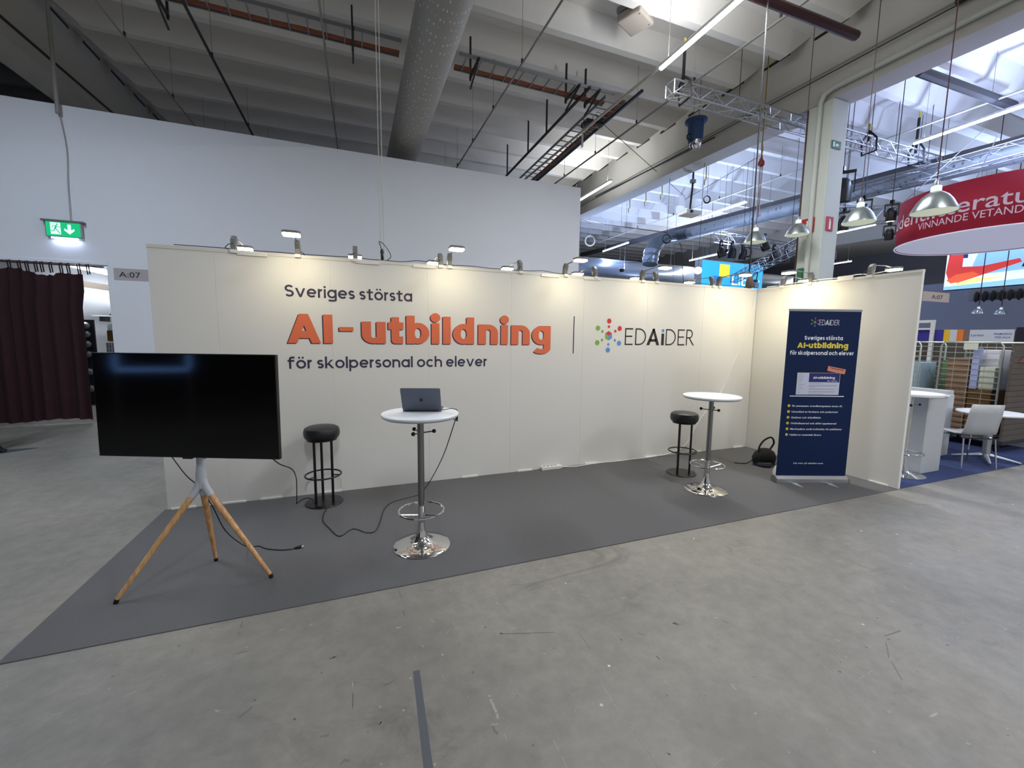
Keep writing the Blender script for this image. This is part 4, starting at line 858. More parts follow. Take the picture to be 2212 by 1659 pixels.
for i, (x, y0, y1) in enumerate(((7.08, -6.5, -4.0), (16.5, -12, -9.5), (2.0, -9.5, -7), (-3.0, -2.0, 2.0), (18.5, -7.5, -4.5), (9.3, -12, -9.5), (30, 3, 6), (30, 12, 15))):  # unseen tubes; the bluish left one is added to light the hall wall
    tube_light('tube light out of view over the %s' % ['aisle behind the viewer', 'right aisle', 'left aisle', 'left end of the booth, added to light the hall wall', 'far right stands', 'back of the hall', 'right end of the hall', 'right far corner'][i], x, y0, y1, up=(0 if x < 3 else .5), col=((.72, .84, 1.0) if x < 0 else (.93, .96, 1.0)))

# wash lamps added to tint the roof of the far bay blue
for i, (x, y, z, pw_, c_) in enumerate(((14.0, 6.6, 4.9, 100, BAY), (14.6, -.6, 5.0, 90, BAY), (18.0, 11.5, 4.8, 105, BAY), (13.2, 11.5, 4.9, 80, BAY), (21.0, 3.0, 4.8, 105, BAY))):
    t = thing('added_wash_light', 'added black wash lamp aimed at the roof, %s' % ('beside the row of stage lights', 'above the red ring banner', 'over the blue sign box', 'behind the hall wall', 'behind the red ring banner')[i], 'stage light', (x, y, z), 0, 'added roof wash lamps')
    MB().lathe((x, y, z-.12), [(.06, 0), (.10, .03), (.11, .1), (.11, .12)], 14).build('housing', 'black', t, True)
    MB().lathe((x, y, z-.005), [(.10, 0), (.10, .004)], 14).build('lens', 'glassy', t)
    for s_ in (-.13, .13): MB().tube([(x+s_, y, z-.05), (x+s_, y, zc(y, 7.95))], .006, 5).build('hanger', 'galv', t, True)
    area('light', (x, y, z+.01), (.2, .2), pw_, c_, (0, 0, 1), t)
# =================================================================== CEILING EQUIPMENT
# big perforated duct
def duct(mb, pts, r, n=28):
    mb.tube(pts, r, n); return mb
def uvcyl(o, nseg, n):
    uvl = o.data.uv_layers.new(name='UVMap'); me = o.data
    inv = None
    for p in me.polygons:
        for li in p.loop_indices:
            co = me.vertices[me.loops[li].vertex_index].co; uvl.data[li].uv = ((co.x-UVC[0]) , co.y)
def duct_uv(o, cx, cz, r):
    me = o.data; uvl = me.uv_layers.new(name='UVMap')
    for p in me.polygons:
        c = p.center; a0 = math.atan2(c.z-cz, c.x-cx)
        for li in p.loop_indices:
            co = me.vertices[me.loops[li].vertex_index].co; a = math.atan2(co.z-cz, co.x-cx)
            while a-a0 > math.pi: a -= 2*math.pi
            while a-a0 < -math.pi: a += 2*math.pi
            uvl.data[li].uv = (a/(2*math.pi), co.y/10)
o = MB().tube([(3.03, -6, 6.35), (3.03, 13, 6.38)], .37, 40).build('air_duct', 'duct', None, True); duct_uv(o, 3.03, 6.35, .37)
tag(o, 'huge beige perforated air duct running above the hall wall', 'duct')
dk = thing('bent_air_duct', 'blue-grey perforated duct with a dark elbow behind the column', 'duct', (16.5, 4, 6.3))
dz_ = lambda y: 6.17+.0475*y
o = MB().tube([(16.5, -8, dz_(-8)), (16.5, 11.0, dz_(11))], .25, 36).build('perforated_run', 'duct2', dk, True)
duct_uv(o, 0, 0, .25)
MB().tube([(16.5, 11.0, dz_(11)), (16.45, 11.7, 6.72), (15.9, 11.9, 6.6), (15.1, 11.6, 6.2), (14.75, 11.45, 5.75), (14.65, 11.4, 5.2)], [.255, .26, .30, .34, .34, .34], 28).build('elbow', 'ductplain', dk, True)
MB().tube([(14.78, 11.46, 5.8), (14.72, 11.44, 5.62)], .36, 28).tube([(14.7, 11.43, 5.5), (14.67, 11.41, 5.35)], .36, 28).build('joint_band', 'silver', dk, True)
for y in (-3, 2, 7): MB().tube([(16.5, y, dz_(y)), (16.5, y, zc(y, 7.95))], .008, 5).build('hanger', 'galv', dk, True)
tag(MB().tube([(11, 15, 5.3), (38, 15, 5.3)], .75, 32).build('silver_duct', 'silver', None, True), 'wide silver duct crossing the dark far end of the hall', 'duct')
tag(MB().bar((16.95, -8, 6.58-.44), (16.95, 26, 6.58+1.3), .30, .20).build('steel_girder', 'shadeceil_girder'), 'grey horizontal girder running above the blue-grey duct', 'girder')

for x, q in ((13, 'left'), (19, 'middle'), (25, 'right')): tag(MB().tube([(x, 15, 6.0), (x, 15, zc(15, 7.95))], .01, 5).build('duct_hanger', 'galv'), 'thin %s hanger of the silver duct at the dark far end' % q, 'hanger', 'silver duct hangers')
# reflected in the television: a lit display frame standing to the left of the view
t = thing('display_frame', 'pale blue lit frame mirrored in the top of the television', 'display', (-4.0, -3.55, 0))
fa, fb = V((-4.34, -3.22, 0)), V((-3.66, -3.86, 0))
MB().bar(fa+V((0, 0, 1.27)), fb+V((0, 0, 1.27)), .05, .07).bar(fa+V((0, 0, 1.3)), fa+V((0, 0, 1.52)), .06, .05).bar(fb+V((0, 0, 1.3)), fb+V((0, 0, 1.52)), .06, .05).build('lit_rim', mat('lit_rim', '7fb2ff', .4, emit=.9), t)
for q in (fa, fb): MB().tube([q, q+V((0, 0, 1.26))], .02, 8).build('leg', 'alu', t, True)
# cable ladders
def ladder(name, label, a, b, w_, step, cables):
    a, b = V(a), V(b); d = (b-a).normalized(); s = d.cross(V((0, 0, 1))).normalized(); t = thing(name, label, 'cable tray', (a+b)/2)
    for k in (-1, 1): MB().bar(a+s*w_/2*k, b+s*w_/2*k, .02, .06).build('side_rail', 'galv', t)
    n_ = int((b-a).length/step)
    first = None
    for i in range(n_):
        c = a+d*(i+.5)*step; MB().bar(c-s*w_/2+V((0, 0, -.02)), c+s*w_/2+V((0, 0, -.02)), .022, .018).build('rung', 'galv', t)
    for k_, off in enumerate(cables):
        MB().tube([a+s*(off+.01*math.sin(j*1.7))+d*((b-a).length*j/12)+V((0, 0, .005+.012*(k_ % 2))) for j in range(13)], .017, 6).build('orange_cable', 'copper', t, True)
    return t
lz_ = 6.95
ladder('cable_ladder', 'cable ladder with orange cables, left of the big duct', (-2.2, 3.66, lz_), (2.66, 3.66, lz_), .42, .29, [-.17, -.13, -.15])
ladder('cable_ladder', 'cable ladder with orange cables, right of the big duct', (3.7, 3.62, lz_), (7.1, 3.62, lz_), .46, .29, [-.19, -.15, -.17])
ladder('cable_ladder', 'cable ladder receding away over the right end of the hall wall', (7.15, 3.4, lz_-.08), (7.15, 13, lz_-.08), .50, .28, [.20, .17])
tag(MB().bar((6.45, 3.3, 6.9), (6.45, 11, 6.9), .045, .045).build('support_rail', 'darkpipe'), 'black support rail parallel to the receding cable ladder', 'rail')
tag(MB().bar((7.46, 2.9, 6.84), (7.46, 12, 6.84), .045, .05).build('support_rail', 'black'), 'black edge rail along the receding cable ladder', 'rail')
for i, (x, y, lb) in enumerate(((-.98, 3.9, 'leftmost'), (1.85, 3.66, 'second from the left'), (4.05, 3.62, 'just right of the big duct'), (6.2, 3.62, 'over the ladder junction'), (6.68, 3.62, 'rightmost over the ladder junction'))):
    t = thing('tray_bracket', 'black hanging bracket of the cable ladder, %s' % lb, 'bracket', (x, y, lz_), 0)
    MB().bar((x, y+.28, lz_-.12), (x, y+.28, zc(y, 7.5)), .045, .03).build('post', 'black', t); MB().bar((x, y+.30, lz_-.06), (x, y-.34, lz_-.06), .04, .035).build('arm', 'black', t); MB().bar((x, y+.28, lz_-.28), (x, y-.3, lz_-.08), .03, .025).build('brace', 'black', t)
for i, (x, y) in enumerate(((6.45, 5.4), (6.45, 6.6), (6.45, 8.3))):
    tag(MB().bar((x, y, 6.88), (x, y, zc(y, 7.5)), .035, .035).build('rail_hanger', 'black'), 'black hanger of the support rail, %s along it' % ('nearest', 'middle', 'farthest')[i], 'hanger', 'support rail hangers')
t = thing('junction_box', 'tangle of cables and junction boxes on the cable ladder crossing', 'junction box', (7.25, 4.4, 6.9))
MB().cbox((7.1, 4.5, 6.85), (.18, .3, .1)).cbox((7.3, 4.3, 6.8), (.14, .14, .08)).build('box', 'darkpipe', t, bevel=.01)
for i in range(7): c = V((7.2+R.uniform(-.2, .25), 4.4+R.uniform(-.4, .4), 6.82)); MB().ring(c, .11+.05*R.random(), .006, 16, 5, (V((1, .3*R.random(), 0)).normalized(), V((0, .4, .9)).normalized())).build('cable_loop', 'darkpipe' if i % 2 else 'conduitlight', t, True)
MB().box((7.2, 4.9, 6.5), (7.24, 4.94, 6.8)).build('white_drop', 'white', t)

# conduits and pipes
def pipe(label, a, b, r=.018, m='conduit', nm='conduit', hang=0):
    t = thing(nm, label, 'pipe', a); MB().tube([a, b], r, 8).build('pipe', m, t, True)
    a, b = V(a), V(b)
    for i in range(hang):
        c = a+(b-a)*((i+.5)/hang); MB().tube([c, (c.x, c.y, zc(c.y, 7.6+.42))], .005, 5).build('hanger', 'conduit', t, True); MB().cbox((c.x, c.y, c.z+.05), (.03, .03, .08)).build('clamp', 'darkpipe', t)
pipe('thin grey conduit crossing above the right ladder', (4.76, -3, 6.65), (4.70, 12, 6.75), .018, 'conduit', hang=9)
pipe('thin grey conduit running between truss end and hall wall', (8.25, -4, 6.75), (8.05, 12, 6.85), .022, 'conduit', hang=9)
pipe('cream conduit carrying the big tube light', (7.12, 1.6, 6.68), (6.95, 8, 6.74), .03, 'conduitlight')
pipe('dark pipe over the left part of the hall wall', (-.62, -2, 6.72), (-.56, 12, 6.9), .025, 'darkpipe', hang=5)
pipe('thin dark conduit near the left beam', (-1.85, 3.9, 6.78), (-1.78, 12, 6.9), .015, 'conduit', hang=4)
pipe('thin grey pipe left of the big duct', (1.36, 2.4, 6.8), (1.50, 12, 7.0), .016, 'conduit', hang=3)
pipe('slim conduit on the far side of the big beam', (11.9, -3, 6.85), (11.1, 14, 7.05), .02, 'conduit', hang=8)
pipe('slim conduit above the far tube lights', (14.9, -3, 6.92), (14.6, 16, 7.1), .025, 'conduitlight', hang=8)
pipe('dark red insulated pipe at the top right', (6.5, .12, 6.62), (9.45, .08, 6.62), .07, 'rust', 'red_pipe')
pipe('dark pipe under the lit ceiling bay', (12.2, .58, 6.98), (15.6, .5, 6.98), .09, 'darkpipe', 'dark_duct_pipe')
pipe('short dark pipe on the big beam side', (10.75, -.55, 7.05), (10.75, -1.5, 7.03), .06, 'darkpipe', 'dark_duct_pipe')
pipe('pale conduit along the foot of the big beam', (10.74, 1.2, 6.70), (10.74, -5, 6.62), .045, 'column', 'beam_pipe')
pipe('thin conduit bracketed along the big beam', (10.74, 12, 7.35), (10.74, -5, 6.95), .016, 'conduit', 'beam_conduit')
pipe('dark cable line bracketed along the big beam', (10.72, 12, 7.25), (10.72, -5, 6.88), .010, 'darkpipe', 'beam_conduit')
pipe('long flat dark strip on the side of the big beam', (10.78, 4.2, 7.05), (10.78, 10, 7.30), .02, 'darkpipe', 'beam_conduit')
pipe('diagonal stay cable crossing the ceiling', (7.57, 4.6, 7.0), (13.34, 7.95, 7.0), .008, 'darkpipe', 'stay_cable')
pipe('second stay cable reaching the red hoist hook', (13.34, 7.95, 6.9), (12.99, 4.65, 7.1), .008, 'darkpipe', 'stay_cable')

# trusses
def truss(label, a, b, s, step=.3, nm='lighting_truss', m='galv', r=.018):
    a, b = V(a), V(b); d = (b-a).normalized(); sd = d.cross(V((0, 0, 1))).normalized()*s/2; up = V((0, 0, s/2))
    t = thing(nm, label, 'truss', (a+b)/2); cs = [(-1, -1), (1, -1), (1, 1), (-1, 1)]
    for (p, q) in cs: MB().tube([a+sd*p+up*q, b+sd*p+up*q], r, 8).build('chord', m, t, True)
    n_ = max(2, int((b-a).length/step)); mb = MB()
    for k in range(4):
        (p, q), (p2, q2) = cs[k], cs[(k+1) % 4]; mb = MB()
        for i in range(n_):
            c0 = a+d*((b-a).length*i/n_); c1 = a+d*((b-a).length*(i+1)/n_)
            e = (p, q) if i % 2 == 0 else (p2, q2); g = (p2, q2) if i % 2 == 0 else (p, q)
            mb.tube([c0+sd*e[0]+up*e[1], c1+sd*g[0]+up*g[1]], r*.5, 5)
        mb.build('lattice', m, t, True, kind='stuff')
    for e in (a, b):
        for k in range(4): (p, q), (p2, q2) = cs[k], cs[(k+1) % 4]; MB().tube([e+sd*p+up*q, e+sd*p2+up*q2], r*.7, 6).build('end_brace', m, t, True)
    for fr in (.2, .8):
        q = a+(b-a)*fr; MB().tube([(q.x, q.y, q.z+s/2), (q.x, q.y, zc(q.y, 7.95))], .007, 5).build('hanger', 'darkpipe', t, True)
    return t
truss('silver square truss whose open end hangs below the big tube light', (7.42, 2.02, 6.40), (16.1, 2.0, 6.40), .235, .30, m='alu')
truss('silver truss running back above the red ring banner', (15.5, -7, 5.88), (15.5, 4.1, 6.02), .30, .4)
truss('silver truss carrying black stage lights left of the column', (13.5, 6.5, 5.28), (19.5, 6.5, 5.1), .30, .35)
truss('low silver truss just left of the column', (17.9, 9.6, 4.5), (13.2, 3.0, 4.45), .30, .35)
truss('bright silver truss behind the pendant lamps right of the column', (13.6, 3.2, 5.05), (17.6, 2.6, 5.5), .4, .4)
truss('distant silver truss low behind the lettered wall', (16.5, 13, 4.3), (20.5, 12, 4.9), .35, .5)
# straps and hoists
def strap(label, x, y, z0, z1):
    t = thing('lifting_strap', label, 'strap', (x, y, z0)); MB().bar((x, y, z0+.1), (x, y, z1), .05, .03).build('webbing', 'strap', t)
    MB().tube([(x, y, z1), (x+.02, y, z1+.1), (x-.01, y, z1+.16)], .022, 6).build('hook', 'yellow', t, True)
    MB().tube([(x, y, z1-.5 if z1-z0 > .6 else z1), (x+.02, y-.16, z0+.15), (x+.05, y-.16, z0-.14), (x+.08, y+.16, z0-.14), (x+.03, y+.16, z0+.15), (x, y, z1-.5 if z1-z0 > .6 else z1)], .022, 6).build('loop', 'strap', t, True)
strap('black lifting strap around the near end of the silver truss', 7.72, 2.02, 6.4, 7.2)
strap('black lifting strap on the truss right of the column', 15.2, 2.0, 6.4, 7.35)
strap('black strap and hook on the truss close to the column', 13.3, 2.0, 6.35, 6.7)
t = thing('chain_hoist', 'blue chain hoist sack hanging under the silver truss', 'hoist', (9.55, 3.55, 5.95))
hx, hy, hz_ = 9.55, 3.55, 6.22
hc = V((9.50, 3.52, 0))
MB().lathe((hc.x, hc.y, 6.32), [(.15, .08), (.17, .18), (.18, .52), (.25, .56), (.25, .60), (.0001, .60)], 24).build('sack', 'hoistblue', t, True)
MB().lathe((hc.x, hc.y-.02, 6.34), [(.0001, -.08), (.08, -.08), (.12, -.03), (.14, .05), (.14, .10)], 24).build('motor', 'chrome', t, True)
MB().ring((hc.x-.2, hc.y-.02, 6.5), .07, .015, 14, 6, (V((1, 0, 0)), V((0, 0, 1)))).build('handle', 'black', t, True)
for s in (-.08, .08): MB().tube([(hc.x+s, hc.y, 6.9), (hc.x+s, hc.y, 8.08)], .008, 5).build('chain', 'galv', t, True)
# ceiling projector/speaker box
pb = V((6.75, 2.25, 7.55)); t = thing('ceiling_unit', 'beige box shaped unit hung from the roof at top centre', 'ceiling unit', pb)
Wp = Matrix.Translation(pb) @ Matrix.Rotation(.42, 4, 'Z'); MB().box((-.26, -.24, -.05), (.26, .24, .11), Wp).build('body', mat('beige_casing', 'a79d92', .6), t, bevel=.03)
MB().box((-.27, -.25, .11), (.27, .25, .22), Wp).build('rear_housing', 'galv', t, bevel=.02)
MB().tube([Wp @ V((.0, .05, .2)), Wp @ V((0, .05, .6))], .03, 8).build('mount_pole', 'conduitlight', t, True)
for s in (-.18, .18): MB().sphere(Wp @ V((s, -.18, -.055)), .012, 8).build('screw', 'steel', t, True)
# small hooks
for i, (x, y) in enumerate(((12.82, 8.6), (12.77, 9.48), (12.71, 10.44), (13.18, 6.84), (13.39, 4.92))):
    t = thing('ceiling_hook', 'small yellow ceiling hook, %s in the far row' % ['third', 'fourth', 'farthest', 'second', 'nearest'][i], 'hook', (x, y, 7.2), 0, 'yellow hooks in the far bay')
    MB().tube([(x, y, 7.45), (x+.02, y, 7.25), (x-.04, y+.02, 7.18), (x-.05, y, 7.1)], .02, 6).build('hook_body', 'yellow', t, True); MB().tube([(x-.05, y, 7.12), (x-.05, y, 7.02)], .012, 5).build('shackle', 'darkpipe', t, True)
    MB().cbox((x, y, 7.6), (.03, .03, .3)).build('stem', 'conduit', t)
# red hoist block with chains
rx_, ry_ = 10.52, 2.53
t = thing('hoist_block', 'red hoist hook block with chains above a pendant lamp', 'hoist', (rx_, ry_, 4.5))
MB().lathe((rx_, ry_, 5.66), [(.02, 0), (.07, .04), (.07, .1), (.03, .16), (.015, .25)], 10).build('block', 'redhook', t, True)
for s in (-.05, -.02, .03, .06): MB().tube([(rx_+s, ry_, 5.7), (rx_+s*.6, ry_, 4.55)], .007, 5).build('chain', 'redhook' if abs(s) < .04 else 'galv', t, True)
MB().tube([(rx_, ry_, 5.9), (rx_+.03, ry_, 6.05), (rx_, ry_, 6.15), (rx_, ry_, 8.04)], .01, 5).build('hook', 'yellow', t, True)
# far video projector on a pole
c = V((11.4, 5.6, 5.55)); t = thing('ceiling_projector', 'pale video projector on a dark pole in the far bay', 'projector', c)
MB().cbox(c, (.55, .4, .13)).build('body', 'whiteplastic', t, bevel=.02); MB().lathe(c+V((-.12, -.2, 0)), [(.0001, 0), (.045, 0), (.045, .03)], 12, Matrix.Rotation(math.pi/2, 3, 'X')).build('lens', 'black', t, True)
MB().tube([c+V((0, 0, .06)), c+V((.06, 0, .9)), c+V((.06, 0, 2.1))], .028, 8).build('pole', 'darkpipe', t, True); MB().cbox(c+V((.06, 0, .95)), (.14, .1, .1)).build('clamp', 'galv', t)
for i, (x, y, z, r_, m_, lb) in enumerate(((11.95, 5.5, 6.0, .11, 'black', 'black cable coil hanging beside the far projector'), (11.1, 6.2, 4.9, .14, 'black', 'black cable coil hanging under the far projector'), (11.3, 11.2, 5.9, .22, 'white', 'white cable coil near the dark far wall'), (15.4, 1.6, 4.65, .13, 'black', 'thick black cable ring hanging right of the column'), (14.6, 6.2, 4.78, .17, 'black', 'black cable coil between the stage lights'))):
    t = thing('cable_coil', lb, 'cable coil', (x, y, z))
    for k in range(3): MB().ring((x+.01*k, y+.015*k, z+.01*k), r_*(1-.06*k), .012 if m_ == 'black' else .018, 20, 6, (V((.94, -.3, 0)), V((0, 0, 1)))).build('loop', m_, t, True)
    MB().tube([(x, y, z+r_), (x, y, zc(y, 7.95))], .006, 5).build('hanging_cord', m_, t, True)
# sagging cables
for i, (P, lb) in enumerate((([(8.6, 9, 6.1), (9.8, 7.6, 5.55), (11.1, 6.2, 5.1)], 'black cable sagging from the hall wall to the far projector'), ([(11.1, 6.2, 4.75), (12.2, 8.5, 4.7), (14, 10.5, 5.1), (12.4, 10.8, 5.0)], 'black cable sagging from the coil to the bent duct'), ([(11.1, 6.2, 4.78), (10.9, 5.4, 4.6), (11.2, 5.6, 4.1), (11.6, 5.9, 3.5)], 'thin black cable hanging behind the lettered wall'))):
    tag(MB().tube(smoothpath(P, 6), .010, 5).build('sagging_cable', 'black', None, True), lb, 'cable')

# pendant bell lamps
def bell(label, x, y, z, s=1.0, grp='steel bell pendant lamps', m='bell'):
    t = thing('pendant_lamp', label, 'pendant lamp', (x, y, z), 0, grp); c = (x, y, z-.14*s)
    MB().lathe(c, [(.225*s, 0), (.222*s, .012*s), (.20*s, .06*s), (.165*s, .13*s), (.12*s, .19*s), (.075*s, .225*s), (.06*s, .235*s)], 32, None, False).build('shade', m, t, True)
    MB().lathe(c, [(.215*s, .006*s), (.17*s, .09*s), (.10*s, .17*s), (.0001, .19*s)], 28, None, False).build('reflector', 'bellglow', t, True)
    MB().lathe(c, [(.05*s, .235*s), (.05*s, .30*s), (.035*s, .31*s)], 16).build('gear_housing', 'gear', t, True)
    MB().lathe(c, [(.035*s, .31*s), (.03*s, .36*s), (.01*s, .39*s)], 12).build('cap', 'galv', t, True)
    MB().tube([(x, y, z+.24*s), (x, y, zc(y, 7.95))], .006 if s > .8 else .01, 5).build('cord', 'rust', t, True)
bell('steel bell pendant lamp beside the thick black cable', 9.89, 2.02, 3.96)
bell('steel bell pendant lamp in front of the column', 10.37, 1.44, 4.03)
bell('steel bell pendant lamp just right of the column', 9.19, -.38, 3.70)
bell('largest steel bell pendant lamp, over the red ring banner', 8.37, -1.67, 3.42)
for i, (x, y, z) in enumerate(((17.2, 1.25, 2.58), (17.6, .98, 2.56), (18.2, .65, 2.58))):
    bell('small distant pendant lamp over the wire cages, %s' % ('leftmost', 'middle', 'rightmost')[i], x, y, z, .55, 'small distant pendant lamps')

# stage lights
def stage(label, x, y, z, rz=0, tilt=.3, s=1.0, lit=False, wire=True):
    t = thing('stage_light', label, 'stage light', (x, y, z), rz, 'black stage lights'); W_ = WM[t.name]
    m = MB(); 
    for k in (-1, 1): m.box((k*.155*s-.012, -.03, -.05*s), (k*.155*s+.012, .03, .28*s), W_)
    m.box((-.167*s, -.03, .26*s), (.167*s, .03, .30*s), W_); m.build('yoke', 'black', t)
    hm = W_ @ Matrix.Rotation(tilt, 4, 'X')
    MB().lathe(hm @ V((0, 0, 0)), [(.09*s, -.2*s), (.13*s, -.18*s), (.13*s, .02*s), (.11*s, .12*s), (.06*s, .18*s), (.0001, .19*s)], 18, hm.to_3x3()).build('head', 'black', t, True)
    MB().lathe(hm @ V((0, 0, 0)), [(.0001, -.205*s), (.085*s, -.205*s), (.09*s, -.198*s)], 16, hm.to_3x3()).build('lens', 'spotglow' if lit else 'glassy', t, True)
    MB().cbox(W_ @ V((0, 0, .34*s)), (.06, .06, .1)).build('clamp', 'blackmetal', t)
    if wire: MB().tube([W_ @ V((0, 0, .34*s)), (x, y, zc(y, 7.93))], .008, 5).build('drop_wire', 'darkpipe', t, True)
stl = [(13.5, 6.3, 4.72), (13.95, 6.25, 4.72), (14.4, 6.2, 4.70), (14.95, 5.85, 4.98), (15.3, 5.75, 4.62), (15.75, 5.65, 4.62)]
for i, q in enumerate(stl): stage('black stage light left of the column, %s from the left' % ['first', 'second', 'third', 'fourth', 'fifth', 'sixth'][i], *q, rz=.5, tilt=(-.3, .1, .2, -.4, .2, .1)[i], s=1.0, wire=False)
for i, (x, y, z, lt_, s, lb) in enumerate(((13.1, 2.25, 4.62, True, .9, 'lit black stage light just right of the column'), (13.3, 1.95, 4.85, True, .9, 'lit black stage light behind the third pendant lamp'), (13.0, 1.22, 4.55, True, .75, 'lit black stage light beside the red ring banner'), (13.0, 1.22, 4.12, False, .65, 'black stage light hanging lowest beside the red ring banner'), (15.5, -.6, 5.85, False, 1.6, 'large black stage light above the red ring banner'), (13.0, 2.3, 5.4, False, 1.5, 'large black moving stage light beside the column top'))):
    stage(lb, x, y, z, rz=-.9, tilt=.15, s=s, lit=lt_)

# =================================================================== BLUE LIT SIGN
t = thing('lightbox_sign', 'large glowing light-blue sign box above the booth corner', 'sign', (18.4, 10.2, 3.4))
MB().box((16.36, 10.01, 3.2), (20.2, 10.4, 5.34)).build('case', 'boxgrey', t)
for x in (17.0, 19.6): MB().tube([(x, 10.2, 5.34), (x, 10.2, zc(10, 7.95))], .01, 5).build('hanger', 'darkpipe', t, True)
bo = (0, 10.0, 0)
MB().box((16.40, 9.995, 3.24), (20.16, 10.009, 5.30)).build('blue_face', 'liblight', t)
MB().box((17.43, 9.985, 4.65), (18.03, 9.994, 5.20)).build('yellow_square', 'libyel', t); MB().box((17.06, 9.985, 4.26), (17.43, 9.994, 4.65)).build('blue_square', 'libblue', t)
m = MB(); font_text(m, 'Liber', (0, 9.984, 0), u, v, .50, 1.75, -.0, 18.22, 4.30); m.build('sign_lettering', 'libwhite', t)
t = thing('lightbox_sign', 'narrow pale-blue lit panel beside the column foot', 'sign', (17.0, 5.6, 3.2))
MB().box((14.75, 3.62, 0.0), (14.95, 3.7, 4.02)).build('blue_face', 'liblight', t); MB().box((14.82, 3.61, 3.2), (14.90, 3.619, 3.8)).build('yellow_square', 'libyel', t)
t = thing('flood_lamp', 'small round lit flood lamp left of the blue sign', 'lamp', (11.1, 4.82, 3.62))
MB().lathe((11.1, 4.82, 3.62), [(.0001, 0), (.08, .03), (.1, .1), (.07, .18), (.0001, .2)], 14).build('globe', 'spotglow', t, True)
MB().tube([(11.1, 4.82, 3.8), (11.1, 4.82, zc(5, 7.95))], .006, 5).build('cord', 'darkpipe', t, True)

# =================================================================== RED RING BANNER
rcx, rcy, rR, rz0, rh = 14.57, .11, 1.59, 3.9, .97
t = thing('ring_banner', 'huge hanging red ring banner with white underside', 'banner', (rcx, rcy, rz0))
m = MB(); n = 96
for z in (rz0, rz0+rh):
    for k in range(n): a = 2*math.pi*k/n; m.v.append((rcx+rR*math.cos(a), rcy+rR*math.sin(a), z))
m.f = [(k, (k+1) % n, n+(k+1) % n, n+k) for k in range(n)]
rg = m.build('red_band', 'ringred', t, True); sd_ = rg.modifiers.new('s', 'SOLIDIFY'); sd_.thickness = .02; sd_.offset = -1
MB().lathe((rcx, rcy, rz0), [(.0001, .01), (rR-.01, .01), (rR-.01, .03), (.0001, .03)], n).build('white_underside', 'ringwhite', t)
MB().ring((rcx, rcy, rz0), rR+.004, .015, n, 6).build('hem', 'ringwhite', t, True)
a0 = math.radians(183)
RT = {}
def wr(lift):
    return lambda x, z: V((rcx+(rR+lift)*math.cos(a0s+x/rR), rcy+(rR+lift)*math.sin(a0s+x/rR), rz0+z))
RING_START = math.radians(111)
a0s = RING_START
m = MB(); font_text(m, 'Studentlitteratur', (0, 0, 0), u, v, .30, 3.05, .008, 0, .375, warp=wr(.012)); m.build('name_lettering', 'ringtext', t)
a0s = math.radians(156)
m = MB(); font_text(m, 'VINNANDE VETANDE', (0, 0, 0), u, v, .145, 1.62, .004, 0, .20, warp=wr(.012)); m.build('motto_lettering', 'ringtext', t)
for k in range(4): a = math.pi/4+k*math.pi/2; MB().tube([(rcx+rR*math.cos(a), rcy+rR*math.sin(a), rz0+rh), (rcx+.4*math.cos(a), rcy+.4*math.sin(a), 6.2)], .008, 5).build('suspension_cord', 'galv', t, True)

# =================================================================== LED SCREEN (flat picture)
lx = 18.0; t = thing('led_screen', 'bright hanging video screen with person in blue shirt', 'screen', (lx+.1, 0, 3.25))
SY = lambda a: a
MB().box((lx+.02, -3.2, 3.24), (lx+.14, 2.38, 5.6)).build('frame', 'black', t)
LO, LU, LV = (lx, 2.36, 3.26), (0, -1, 0), (0, 0, 1)
def led(nm, mm, polys, d):
    m = MB()
    for P in polys: m.flat(P, (lx-d, 2.36, 3.26), LU, LV)
    m.build(nm, mm, t)
led('picture_background', 'l_white', [rect(0, 5.5, 0, 2.3)], 0)
led('picture_dark_blue', 'l_navy', [[(0.05, .9), (.45, .85), (.42, 2.3), (0, 2.3)]], .004)
led('picture_shirt', 'l_blue', [[(.5, .35), (1.55, .38), (1.75, 1.1), (1.2, 1.45), (.9, 1.25), (.65, .95)], [(0, 0), (3, .0), (3, .2), (0, .1)]], .006)
led('picture_window', 'l_green', [[(.47, .95), (.75, 1.0), (.8, 1.35), (.5, 1.3)]], .005)
led('picture_jacket', 'l_black', [[(1.5, .45), (3.2, .5), (3.2, 2.0), (2.0, 1.7), (1.72, 1.2)]], .008)
led('picture_face', 'l_skin', [[(1.15, 1.5), (1.25, 1.2), (1.45, 1.02), (1.65, 1.12), (1.8, 1.45), (1.85, 2.1), (1.1, 2.1)]], .010)
led('picture_sleeve', 'l_red', [[(.02, .5), (.05, .95), (.2, 1.05), (.36, .95), (.36, .62), (.75, .58), (1.45, .68), (1.5, .58), (.9, .38), (.3, .18), (.1, .25)]], .012)
led('picture_fist', 'l_orange', [[(.05, .28), (.25, .42), (.6, .46), (.72, .36), (.35, .2), (.15, .18)]], .014)
led('picture_mouth', 'l_orange', [[(1.3, 1.22), (1.6, 1.3), (1.55, 1.22), (1.38, 1.16)]], .014)
led('picture_papers', 'l_yellow', [[(.1, .1), (.5, .12), (1.3, .25), (.6, .28)]], .015)
# seating bank of dark fabric drapes below the screen
t = thing('bleacher_bank', 'row of dark hanging drapes on a pale bar under the screen', 'drape', (20, 1, 3))
MB().box((20, -3, 3.05), (20.2, 2.6, 3.38)).build('bar', 'boxgrey', t)
for i in range(22): MB().lathe((19.95, 2.4-i*.18, 2.98+.0*i), [(.0001, 0), (.06, .08), (.065, .25), (.03, .34)], 8).build('drape', 'stain', t, True)

